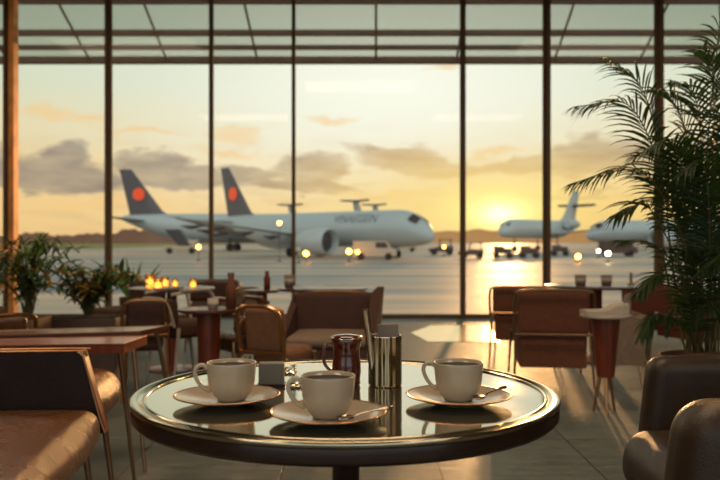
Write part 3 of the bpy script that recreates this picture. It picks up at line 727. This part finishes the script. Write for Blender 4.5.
def armchair_right():
    t = thing('armchair', 'dark olive brown leather armchair in the lower right corner', 'armchair', (1.09, 2.05, 0), 0)
    part('seat_cushion', leather_olive, t, lambda bm: add_pillow(bm, (.03, 0, .355), (.34, .36, .09), .075, .02, 12, wrinkle=.009), 'all')
    part('seat_frame', leather_dark, t, lambda bm: add_box(bm, (-.02, 0, .23), (.62, .76, .09), bevel=.02))
    part('armrest', leather_olive, t, lambda bm: add_pillow(bm, (.17, .40, .435), (.41, .055, .215), .045, .006, 8, shear=.1), 'all')
    part('armrest', leather_olive, t, lambda bm: add_pillow(bm, (.02, -.40, .44), (.50, .085, .235), .07, .006, 8, shear=.12), 'all')
    part('arm_panel', leather_dark, t, lambda bm: add_pillow(bm, (.08, -.487, .35), (.36, .012, .18), .008, 0, 6, shear=.12), 'all')
    part('arm_cap', wood_dark, t, lambda bm: add_box(bm, (.14, -.40, .683), (.84, .1, .014), bevel=.004), False)
    part('backrest', leather_olive, t, lambda bm: add_pillow(bm, (.44, .0, .55), (.09, .42, .27), .07, .02, 6), 'all')
    for x, y in ((-.24, .30), (-.24, -.3), (.34, .30), (.34, -.3)):
        part('leg', bronze, t, lambda bm: add_tube(bm, [(x, y, .20), (x+.03*(1 if x > 0 else -1), y, 0)], [.015, .01], 10))
armchair_right()

# ------------------------------------------------------------------ low wooden tables at left
def slab_table(label, corners, z, th, m, legs):
    c = sum((Vector(p) for p in corners), Vector())/4; c.z = 0
    t = thing('low_table', label, 'table', c, 0, 'low wooden tables at left')
    part('table_top', m, t, lambda bm: add_prism(bm, [(p.x-c.x, p.y-c.y, z-th) for p in corners], (0, 0, th)), False)
    part('edge_trim', copper, t, lambda bm: add_tube(bm, [(p.x-c.x, p.y-c.y, z) for p in corners], .003, 6, closed=True))
    for a, e in legs:
        part('leg', bronze, t, lambda bm: add_tube(bm, [(a[0]-c.x, a[1]-c.y, z-th), (e[0]-c.x, e[1]-c.y, 0)], [.011, .007], 10))
z1 = .60
cr = [G(-60, 347, z1), G(124, 344, z1), G(147, 336, z1), G(-60, 340.5, z1)]
slab_table('low dark wooden table with thick reddish end behind the left armchair', cr, z1, .036, wood_red,
    [((cr[1].x-.06, cr[1].y+.14), (cr[1].x+.0, cr[1].y+.15)), ((cr[2].x-.45, cr[2].y-.05), (cr[2].x-.45, cr[2].y+.02)), ((cr[0].x+.1, cr[0].y+.05), (cr[0].x+.05, cr[0].y)), ((cr[3].x+.1, cr[3].y-.05), (cr[3].x+.05, cr[3].y))])
z2 = .60
cr = [G(-80, 339, z2), G(118, 334.5, z2), G(171, 326.5, z2), G(150, 322.5, z2), ]
cr2 = [G(-80, 337.5, z2), G(140, 331.5, z2), G(170, 325.5, z2), G(-80, 333, z2)]
slab_table('second low wooden table farther back, its top reaching under the plants', cr2, z2, .02, wood_dark,
    [((cr2[1].x-.05, cr2[1].y+.05), (cr2[1].x+.05, cr2[1].y-.1)), ((cr2[2].x-.05, cr2[2].y-.06), (cr2[2].x+.05, cr2[2].y)), ((cr2[0].x+.1, cr2[0].y+.05), (cr2[0].x+.05, cr2[0].y)), ((cr2[3].x+.1, cr2[3].y-.05), (cr2[3].x+.05, cr2[3].y))])

# ------------------------------------------------------------------ lounge chairs (mid ground)
def lounge(label, loc, rz, w=.56, mat_b=fabric_brown, mat_f=copper, back_h=.65, seat_h=.34, arms=False, sc=1, solid_side=None, dp=.54, box=.20):
    """faces +y locally; back at -y"""
    t = thing('lounge_chair', label, 'chair', loc, rz, 'cafe chairs', sc)
    hw = w/2
    part('seat', mat_b, t, lambda bm: add_pillow(bm, (0, 0.02, seat_h-.055), (hw-.03, dp/2-.01, .055), .03, .008, 6), 'all')
    if box: part('seat_box', mat_b, t, lambda bm: add_box(bm, (0, 0, seat_h-.055-box/2), (w-.07, dp-.06, box-.03), bevel=.01), False)
    part('backrest', mat_b, t, lambda bm: add_pillow(bm, (0, -dp/2+.01, (seat_h+back_h)/2+.0), (hw-.02, .035, (back_h-seat_h)/2), .025, .004, 6, rot=(.10, 0, 0)), 'all')
    def fr(bm):
        ys, yt = -dp/2-.035, -dp/2-.07
        pts = arc([(-hw, ys+.02, seat_h-.02), (-hw, yt+.01, back_h-.05), (-hw+.04, yt-.01, back_h+.005), (0, yt-.012, back_h+.012), (hw-.04, yt-.01, back_h+.005), (hw, yt+.01, back_h-.05), (hw, ys+.02, seat_h-.02)], 4)
        add_tube(bm, pts, .011, 8)
        add_tube(bm, [(-hw, ys, seat_h), (hw, ys, seat_h)], .011, 8)
    part('frame', mat_f, t, fr)
    if arms:
        for s in (-1, 1):
            part('armrest', mat_f, t, lambda bm: (add_tube(bm, arc([(s*hw, -dp/2-.04, seat_h+.2), (s*hw, 0, seat_h+.22), (s*hw, dp/2-.05, seat_h+.19), (s*hw, dp/2, seat_h-.02)], 5), .012, 8), add_box(bm, (s*hw, -.02, seat_h+.225), (.04, dp*.7, .015), bevel=.005)))
    if solid_side:
        for s in (-1, 1):
            part('side_panel', solid_side, t, lambda bm: add_prism(bm, [(s*(hw+.0), -dp/2-.03, seat_h-.2), (s*hw, dp/2-.02, seat_h-.2), (s*hw, dp/2, seat_h+.18), (s*hw, -dp/2-.05, back_h-.02)], (.02*s, 0, 0)), False)
    for x in (-1, 1):
        for y in (-1, 1):
            part('leg', mat_f, t, lambda bm: add_tube(bm, [(x*(hw-.01), y*(dp/2-.03), seat_h-.03), (x*(hw+.005), y*(dp/2+.03), 0)], [.013, .008], 8))
    return t
def floorat(px, d): return (XD(px, d), d, 0)
R_ = math.radians
lounge('brown lounge chair seen from behind, right of centre', floorat(549, 5.75), R_(-7), w=.53, mat_b=fabric_brown, mat_f=bronze, back_h=.655, seat_h=.36, box=.20)
lounge('plain brown chair farther back, mostly hidden by the chair seen from behind', floorat(522, 6.9), R_(-14), w=.50, mat_b=fabric_brown, back_h=.61, seat_h=.40, box=.20)
lounge('taupe sided chair pushed against the wooden pedestal stand', floorat(624, 5.4), R_(62), w=.25, mat_b=fabric_grey, back_h=.50, seat_h=.38, box=0, solid_side=fabric_grey, dp=.24)
lounge('russet chair right of the far cup table, half behind palm leaves', floorat(652, 7.7), R_(75), w=.5, mat_b=fabric_red, back_h=.58, seat_h=.36, box=.12, solid_side=fabric_red)
lounge('russet chair farthest right, seen through the palm stems', floorat(700, 6.6), R_(20), w=.55, mat_b=fabric_red, back_h=.58, seat_h=.36, box=.12)
# left of centre group
lounge('mesh backed copper framed chair behind the left cup', floorat(282, 4.2), R_(-24), w=.25, mat_b=fabric_tan, back_h=.665, seat_h=.44, box=0, dp=.36, arms=False)
def tub():
    d = 5.0; t = thing('tub_chair', 'wide dark tub armchair with pale seat line behind the brown jug', 'chair', floorat(330, d), R_(-4), 'cafe chairs')
    part('backrest', fabric_dark, t, lambda bm: add_pillow(bm, (0, .27, .515), (.27, .05, .145), .035, .008, 8, rot=(-.1, 0, 0)), 'all')
    part('seat_cushion', fabric_grey, t, lambda bm: add_pillow(bm, (0, -.0, .392), (.245, .26, .032), .028, .008, 8), 'all')
    part('seat_box', fabric_dark, t, lambda bm: add_box(bm, (0, 0, .26), (.5, .50, .20), bevel=.02))
    part('top_rail', copper, t, lambda bm: add_tube(bm, arc([(-.27, .30, .64), (-.1, .315, .665), (.1, .315, .665), (.27, .30, .645)], 5), .012, 8))
    part('armrest', fabric_dark, t, lambda bm: add_prism(bm, [(.245, .30, .16), (.245, -.26, .16), (.245, -.20, .45), (.245, .20, .66), (.285, .30, .70)], (.045, 0, 0)), False)
    part('armrest', fabric_dark, t, lambda bm: add_prism(bm, [(-.29, .30, .16), (-.29, -.26, .16), (-.29, -.26, .43), (-.29, .20, .58), (-.29, .30, .62)], (.045, 0, 0)), False)
    for x in (-.22, .22):
        for y in (-.22, .22): part('leg', copper, t, lambda bm: add_tube(bm, [(x, y, .17), (x*1.1, y*1.15, 0)], [.014, .009], 8))
tub()
lounge('dark brown chair left of the wooden pedestal table, back to the viewer', floorat(146, 5.15), R_(14), w=.27, mat_b=fabric_dark, back_h=.63, seat_h=.42, box=0, dp=.40)
lounge('dark slatted chair with pale frame bars beside the cup pedestal table', floorat(184, 5.6), R_(-40), w=.30, mat_b=fabric_dark, mat_f=cloth, back_h=.60, seat_h=.44, box=0, dp=.36, arms=True)
lounge('small copper chair tucked in right of the wooden pedestal table', floorat(237, 5.0), R_(40), w=.22, mat_b=leather, back_h=.54, seat_h=.42, box=0, dp=.30, arms=True)
lounge('slim dark framed chair at the far table near the third mullion', floorat(250, 6.5), R_(4), w=.23, mat_b=fabric_grey, mat_f=bronze, back_h=.62, seat_h=.42, box=0, dp=.36)
lounge('dark chair at the candlelit table, behind its left side', floorat(126, 7.0), R_(150), w=.45, mat_b=fabric_dark, back_h=.62, seat_h=.42, box=0)
lounge('dark chair at the candlelit table, behind its right side', floorat(214, 7.5), R_(190), w=.5, mat_b=fabric_dark, back_h=.60, seat_h=.42, box=0)
lounge('leather chair with slanted back at the left edge below the plants', floorat(-36, 3.95), R_(50), w=.40, mat_b=leather, back_h=.64, seat_h=.42, box=0)

# ------------------------------------------------------------------ pedestal tables
def ped_table(label, px, z, d, r, colr, m, stand='drum', topm=None):
    t = thing('pedestal_table', label, 'table', floorat(px, d), 0, 'round pedestal tables')
    part('table_top', topm or cloth, t, lambda bm: add_lathe(bm, [(0, z-.02), (r-.01, z-.02), (r, z-.012), (r, z-.002), (r-.004, z), (0, z)], 48))
    if stand == 'drum': part('drum_column', m, t, lambda bm: add_lathe(bm, [(0, .0), (colr*.78, .0), (colr*.8, .02), (colr, z-.03), (colr, z-.02), (0, z-.02)], 32))
    elif stand == 'tripod':
        part('drum_column', m, t, lambda bm: add_lathe(bm, [(0, .21), (colr*.6, .21), (colr*.66, .24), (colr, z-.03), (colr, z-.02), (0, z-.02)], 32))
        for a in (-100, 25, 150):
            part('leg', copper, t, lambda bm: add_tube(bm, [(.03*math.cos(R_(a)), .03*math.sin(R_(a)), .22), (.07*math.cos(R_(a)), .07*math.sin(R_(a)), 0)], [.012, .007], 8))
    else:
        part('column', m, t, lambda bm: add_tube(bm, [(0, 0, .02), (0, 0, z-.02)], colr, 16))
        part('base', m, t, lambda bm: add_lathe(bm, [(0, 0), (r*.6, 0), (r*.6, .01), (.03, .03), (0, .03)], 32))
    return t
ped_table('small pedestal table with reddish wooden drum left of centre', 209, .60, 4.75, .185, .072, wood_red, 'drum', wood_dark)
ped_table('tripod pedestal stand of reddish wood with folded cloth on top', 605.5, .575, 4.65, .145, .082, wood_red, 'tripod', cloth)
ped_table('far round table bearing cups, at right before the glass', 596, .63, 6.7, .42, .05, fabric_red, 'post', wood_dark)
ped_table('far candlelit round table at left behind the chairs', 172, .64, 6.2, .33, .04, wood_red, 'post', wood_dark)
ped_table('far round table behind the tub armchair', 322, .64, 6.2, .36, .04, wood_red, 'post', wood_dark)

def mug(px, d, z, r, h, label, m=card, cat='cup', name='paper_cup'):
    t = thing(name, label, cat, (XD(px, d), d, z), 0, 'cups and jars on the far tables')
    part('body', m, t, lambda bm: add_lathe(bm, [(0, 0), (r*.82, 0), (r, h), (r*.93, h), (r*.75, .006), (0, .006)], 24), 'all')
    part('sleeve', cloth, t, lambda bm: add_lathe(bm, [(r*.87, h*.3), (r*.95, h*.7), (r*.99, h*.7), (r*.91, h*.3)], 24, close=True), 'all')
mug(213, 4.72, .6, .034, .062, 'squat pale cup on the wooden drum table', cloth)
mug(580.5, 6.6, .63, .048, .09, 'brown cup, left one on the far cup table')
mug(606.5, 6.7, .63, .048, .085, 'brown cup, right one on the far cup table')
mug(541, 6.55, .655, .0, .0, 'x') if False else None
mug(289, 6.15, .64, .04, .10, 'brown cup on the far table just left of the tub armchair')
def bottle(px, d, z, r, h, label, m, cat='bottle', name='bottle'):
    t = thing(name, label, cat, (XD(px, d), d, z))
    part('body', m, t, lambda bm: add_lathe(bm, [(0, 0), (r, 0), (r, h*.6), (r*.75, h*.72), (r*.6, h*.8), (r*.62, h*.93), (0, h*.93)], 20), 'all')
    part('cap', bronze, t, lambda bm: add_lathe(bm, [(0, h*.93), (r*.66, h*.93), (r*.66, h), (0, h)], 20))
bottle(231, 4.72, .60, .031, .215, 'tall brown pepper mill on the right of the wooden drum table', fabric_brown, 'mill', 'pepper_mill')
bottle(267, 5.9, .64, .024, .14, 'slim dark red bottle between the framed chair and the tub chair', fabric_red)
# post carrying that bottle table
ped_table('small far table carrying the slim dark red bottle', 262, .64, 5.9, .13, .04, wood_red, 'post', wood_dark)
def candlep(px, d, z, label, s=1):
    t = thing('candle_jar', label, 'candle', (XD(px, d), d, z), 0, 'lit candles on the far tables')
    part('jar', glassmat('candle_glass', (.95, .8, .6), .05) if 'candle_glass' not in MATS else MATS['candle_glass'], t, lambda bm: add_lathe(bm, [(0, 0), (.034*s, 0), (.037*s, .085*s), (.034*s, .085*s), (.031*s, .005), (0, .005)], 20), 'all')
    part('wax', candle, t, lambda bm: add_lathe(bm, [(0, .006), (.026*s, .006), (.026*s, .045*s), (.006, .05*s), (.004, .065*s), (0, .072*s)], 16), 'all')
for i, (px, d, s, l) in enumerate(((150, 6.2, 1.2, 'lit candle jar, leftmost on the candlelit table'), (158, 6.0, 1.0, 'lit candle jar, second from left on the candlelit table'), (165, 6.35, .9, 'lit candle jar, third from left on the candlelit table'),
                          (175, 6.3, .7, 'small lit candle jar in the middle of the candlelit table'), (193, 6.2, .8, 'lit candle jar at the right end of the candlelit table'))):
    candlep(px, d, .64, l, s)
# candle, folded cloth and card on the stands
b = B(); add_tube(b, [(0, 0, 0), (.0, 0, .10)], .012, 12); add_lathe(b, [(0, 0), (.03, 0), (.03, .008), (0, .008)], 16)
tag(bm_obj('candle_stick', b, card, None, True, (XD(631, 6.8), 6.8, .63)), 'thin unlit candle right of the cups on the far table', 'candle')
def folded():
    b = B(); pts = arc([(-.125, 0, .022), (-.06, 0, .02), (.0, 0, .026), (.06, 0, .05), (.125, 0, .062)], 4)
    for i, p in enumerate(pts): pass
    A = []
    for k, y in enumerate((-.07, -.03, .03, .07)):
        A.append([b.verts.new((p.x, y, p.z+(.006 if k in (1, 2) else 0))) for p in pts])
    A2 = [[b.verts.new((v.co.x, v.co.y, .001 if abs(v.co.y) > .05 else .001)) for v in r] for r in A]
    for R0 in (A, A2):
        for k in range(3):
            for i in range(len(pts)-1): b.faces.new((R0[k][i], R0[k][i+1], R0[k+1][i+1], R0[k+1][i]))
    for k in (0, 3):
        for i in range(len(pts)-1): b.faces.new((A[k][i], A[k][i+1], A2[k][i+1], A2[k][i]))
    for i in (0, -1):
        for k in range(3): b.faces.new((A[k][i], A[k+1][i], A2[k+1][i], A2[k][i]))
    o = bm_obj('folded_cloth', b, cloth, None, True, (XD(604, 4.65), 4.65, .576)); tag(o, 'folded taupe cloth on the tripod pedestal stand', 'cloth')
folded()
b = B(); add_prism(b, [(-.018, 0, 0), (.022, 0, 0), (.026, 0, .125), (-.012, 0, .11)], (0, .02, 0))
tag(bm_obj('menu_card', b, card, None, False, (XD(627, 4.62), 4.62, .5755)), 'upright brown card at the right edge of the tripod stand', 'card')
b = B(); add_lathe(b, [(0, 0), (.03, 0), (.085, .018), (.08, .02), (.03, .006), (0, .006)], 24)

# ------------------------------------------------------------------ palm
def leaflet(bm, p, dirn, up, ln, w, droop):
    """narrow pointed drooping blade"""
    side = dirn.cross(up)
    if side.length < 1e-4: side = Vector((1, 0, 0))
    side.normalize(); prev = None; n = 5; d = dirn.normalized(); q = p.copy()
    for i in range(n+1):
        t = i/n; ww = w*(.35+.65*math.sin(min(1, t*2.2)*PI/2))*(1-t**2.2)
        a = bm.verts.new(q-side*ww/2); m_ = bm.verts.new(q-up*ww*.18); c = bm.verts.new(q+side*ww/2)
        if prev: bm.faces.new((prev[0], prev[1], m_, a)); bm.faces.new((prev[1], prev[2], c, m_))
        prev = (a, m_, c)
        d = (d+Vector((0, 0, -droop/n))).normalized(); q = q+d*ln/n
def frond(parent, ctrl, ll, w, rnd, start=.35, n=26, droop=.9, m=leafd, fan=False):
    pts = arc(ctrl, 10); L_ = [0]
    for a, c in zip(pts[:-1], pts[1:]): L_.append(L_[-1]+(c-a).length)
    tot = L_[-1]
    def at(s):
        s *= tot
        for i in range(len(L_)-1):
            if L_[i+1] >= s: break
        f = (s-L_[i])/max(1e-6, L_[i+1]-L_[i]); return pts[i].lerp(pts[i+1], f), (pts[i+1]-pts[i]).normalized()
    bm = B(); add_tube(bm, pts, [.0042*(1-.75*i/len(pts)) for i in range(len(pts))], 5)
    for f_ in bm.faces: f_.material_index = 1
    for k in range(n):
        t = k/(n-1); s = start+(1-start)*t; p, tg = at(min(.999, s))
        sidev = tg.cross(Vector((0, 0, 1)))
        if sidev.length < .1: sidev = Vector((.6, .8, 0))
        sidev.normalize(); up = sidev.cross(tg).normalized()
        prof = math.sin(PI*min(1, .18+t*.75))**.6
        for sg in (-1, 1):
            dirn = (tg*(.75+.5*t)+sidev*sg*(.95-.45*t)+up*.22+Vector([rnd.uniform(-.1, .1) for _ in range(3)])).normalized()
            leaflet(bm, p, dirn, up, ll*prof*rnd.uniform(.85, 1.12), w, droop*rnd.uniform(.8, 1.3))
    return bm_obj('frond', bm, [m, stemm], parent, False)
def palm():
    D = 2.95; base = Vector((XD(706, D), D, 0))
    pot = thing('palm_planter', 'brown planter holding the tall palm behind the right armchair', 'planter', base)
    part('pot_body', potm, pot, lambda bm: add_lathe(bm, [(0, 0), (.12, 0), (.125, .01), (.155, .54), (.17, .55), (.172, .578), (.16, .58), (.15, .53), (0, .52)], 40))
    part('soil', soil, pot, lambda bm: add_lathe(bm, [(0, .55), (.149, .545), (.149, .525), (0, .525)], 32))
    pl = thing('potted_palm', 'tall feathery palm with arching fronds at the right edge', 'plant', base+Vector((0, 0, .54)))
    rnd = random.Random(4)
    O = base+Vector((0, 0, .54))
    def W(px, py, dd=0): return U(px, py, D+dd)-O
    # (points px,py,depth offset) main visible silhouettes
    F_ = [
        ([(700, 352, 0), (682, 240, 0), (658, 140, .05), (640, 85, .05), (610, 61, 0)], .20, .5, 22),
        ([(704, 352, 0), (688, 250, 0), (660, 165, -.1), (628, 105, -.15), (578, 106, -.2)], .20, .5, 24),
        ([(700, 352, 0), (690, 270, -.05), (668, 205, -.15), (632, 168, -.2), (573, 183, -.25)], .16, .5, 22),
        ([(700, 352, 0), (686, 290, 0), (668, 240, -.1), (645, 205, -.1), (617, 214, -.15)], .17, .72, 10),
        ([(700, 352, 0), (692, 300, .1), (672, 262, .1), (650, 243, .1), (618, 240, .1)], .14, .5, 18),
        ([(700, 352, 0), (694, 320, -.1), (680, 285, -.2), (660, 274, -.25), (640, 290, -.3)], .15, .45, 18),
        ([(700, 352, 0), (690, 335, -.1), (672, 318, -.2), (655, 315, -.25), (642, 335, -.3)], .12, .45, 16),
        ([(704, 352, 0), (692, 330, .1), (682, 310, .1), (676, 305, .1), (668, 330, .1)], .10, .5, 12),
        ([(706, 352, 0), (700, 230, 0), (688, 140, 0), (672, 100, 0), (655, 88, -.05)], .20, .45, 24),
        ([(708, 352, 0), (704, 220, .1), (700, 130, .15), (692, 90, .1), (672, 82, .05)], .20, .45, 24),
        ([(710, 352, 0), (712, 220, 0), (714, 130, 0), (712, 70, 0), (704, 50, -.05)], .20, .45, 24),
        ([(704, 352, 0), (690, 240, .1), (676, 170, .15), (655, 150, .2), (635, 155, .2)], .18, .45, 24),
        ([(706, 352, 0), (694, 230, -.1), (682, 165, -.2), (668, 140, -.25), (648, 150, -.3)], .17, .45, 24),
        ([(708, 352, 0), (702, 240, 0), (696, 180, 0), (684, 150, 0), (660, 170, 0)], .17, .45, 24),
        ([(710, 352, 0), (710, 260, -.1), (708, 190, -.2), (700, 160, -.25), (680, 175, -.3)], .17, .45, 24),
        ([(704, 352, 0), (700, 260, .2), (690, 200, .25), (676, 185, .3), (655, 200, .3)], .16, .45, 22),
        ([(712, 352, 0), (722, 230, 0), (730, 150, 0), (728, 100, 0), (712, 80, 0)], .20, .45, 24),
        ([(712, 352, 0), (726, 250, -.1), (738, 180, -.1), (734, 130, -.15), (716, 112, -.2)], .20, .45, 24),
        ([(712, 352, 0), (724, 260, .1), (730, 200, .1), (722, 160, .1), (700, 150, .1)], .18, .45, 22),
        ([(712, 352, 0), (730, 250, 0), (755, 150, 0), (780, 100, 0), (815, 110, 0)], .20, .45, 22),
        ([(712, 352, 0), (735, 270, 0), (765, 200, 0), (795, 170, 0), (825, 190, 0)], .18, .45, 22),
        ([(708, 352, 0), (704, 300, -.1), (694, 262, -.15), (684, 250, -.2), (668, 262, -.2)], .15, .5, 18),
        ([(710, 352, 0), (714, 290, .1), (712, 240, .1), (702, 215, .1), (684, 225, .1)], .16, .5, 18),
        ([(708, 352, 0), (706, 180, .05), (716, 60, .1), (722, 10, .1), (730, -20, .1)], .19, .55, 20),
        ([(712, 352, 0), (722, 300, -.15), (728, 270, -.2), (722, 255, -.25), (705, 268, -.3)], .14, .5, 16),
        ([(704, 352, 0), (696, 330, -.1), (700, 305, -.15), (708, 300, -.2), (722, 315, -.25)], .12, .4, 14),
        ([(700, 352, 0), (692, 322, .15), (686, 300, .2), (696, 290, .2), (712, 300, .2)], .12, .4, 14),
    ]
    for pts, ll, st, n in F_:
        pts = [(pts[0][0]+rnd.uniform(-14, 6), pts[0][1], pts[0][2])]+pts[1:]
        wd = .0125 if n > 12 else .022
        frond(pl, [W(*p) for p in pts], ll*.95, wd, rnd, st-.05, int(n*1.7) if n > 12 else n+2, 1.05)
    for k in range(9):
        x = 664+k*7.5
        part('stem', stemm, pl, lambda bm: add_tube(bm, arc([W(686+k*4, 352, rnd.uniform(-.05, .05)), W(x, 260, rnd.uniform(-.1, .1)), W(x-10+k*3, 160, rnd.uniform(-.1, .1))], 6), [.0045]*8+[.003]*5, 6))
palm()

# ------------------------------------------------------------------ shrubs at left
def shrub(name, label, px, d, z0, pts_n, hgt, spread, ll, w, mats, seed, per=9):
    base = Vector((XD(px, d), d, z0)); t = thing(name, label, 'plant', base); rnd = random.Random(seed)
    stems = B(); leaves = B()
    for s in range(pts_n):
        a = rnd.uniform(0, 2*PI); sp = spread*rnd.uniform(.2, 1)
        tip = Vector((math.cos(a)*sp, math.sin(a)*sp*.6, hgt*rnd.uniform(.5, 1)))
        ctrl = arc([(rnd.uniform(-.03, .03), 0, 0), (tip.x*.35, tip.y*.35, tip.z*.55), tip, tip+Vector((tip.x*.3, tip.y*.3, -.03))], 5)
        add_tube(stems, ctrl, .004, 5)
        for k in range(per):
            p = ctrl[int(len(ctrl)*(.3+.69*k/per))]
            dv = Vector((rnd.uniform(-1, 1), rnd.uniform(-1, 1), rnd.uniform(-.3, .8))).normalized()
            n0 = len(leaves.faces); leaflet(leaves, p, dv, Vector((0, 0, 1)), ll*rnd.uniform(.6, 1.2), w, .8)
            leaves.faces.ensure_lookup_table(); mi = rnd.randrange(len(mats))
            for f in leaves.faces[n0:]: f.material_index = mi
    bm_obj('stems', stems, stemm, t, True); o = bm_obj('foliage', leaves, mats, t, False)
    return t
def planter(label, px0, px1, d, z, m, dep=.3):
    x0, x1 = XD(px0, d), XD(px1, d); t = thing('planter', label, 'planter', ((x0+x1)/2, d, 0), 0, 'planters by the window')
    w = x1-x0
    part('box', m, t, lambda bm: add_box(bm, (0, 0, z/2), (w, dep, z), bevel=.008), False)
    part('soil', soil, t, lambda bm: add_box(bm, (0, 0, z+.002), (w-.04, dep-.04, .01)), False)
planter('squat clay planter at the far left under the green shrub', 10, 43, 5.2, .50, potm)
planter('long dark planter under the golden leaved shrub', 50, 122, 5.6, .47, potd)
shrub('leafy_shrub', 'green feathery shrub in the clay planter by the left window', 28, 5.1, .51, 34, .50, .27, .12, .026, [leafg, leafd, leafg], 3, 11)
shrub('golden_shrub', 'bushy shrub with ochre sunlit leaves in the long dark planter', 88, 5.6, .48, 44, .34, .33, .10, .036, [leafo, leafd, leafg, leafd], 5, 12)
shrub('trailing_vine', 'sprig with gilded leaves across the sunlit mullion face at the left edge', -10, 4.7, .61, 14, .42, .20, .08, .03, [leafo, leafd], 9, 12)
planter('clay planter cut by the left edge of the view', -34, -4, 4.7, .60, potm)
def yucca():
    d = 8.2; base = Vector((XD(132, d), d, .40)); t = thing('spiky_plant', 'small plant with upright pointed leaves above the dark chair at left', 'plant', base)
    rnd = random.Random(2); b = B()
    for k in range(16):
        a = rnd.uniform(-1, 1); leaflet(b, Vector((a*.03, 0, 0)), Vector((a*.75, rnd.uniform(-.4, .4), 1)).normalized(), Vector((0, 1, 0)), .50*rnd.uniform(.7, 1), .035, .15)
    bm_obj('leaves', b, leafg, t)
    pt2 = thing('planter', 'round dark pot of the spiky plant behind the dark chair', 'planter', (base.x, base.y, 0), 0, 'planters by the window')
    part('pot_body', potd, pt2, lambda bm: add_lathe(bm, [(0, 0), (.1, 0), (.13, .42), (.12, .42), (.11, .39), (0, .39)], 28))
yucca()
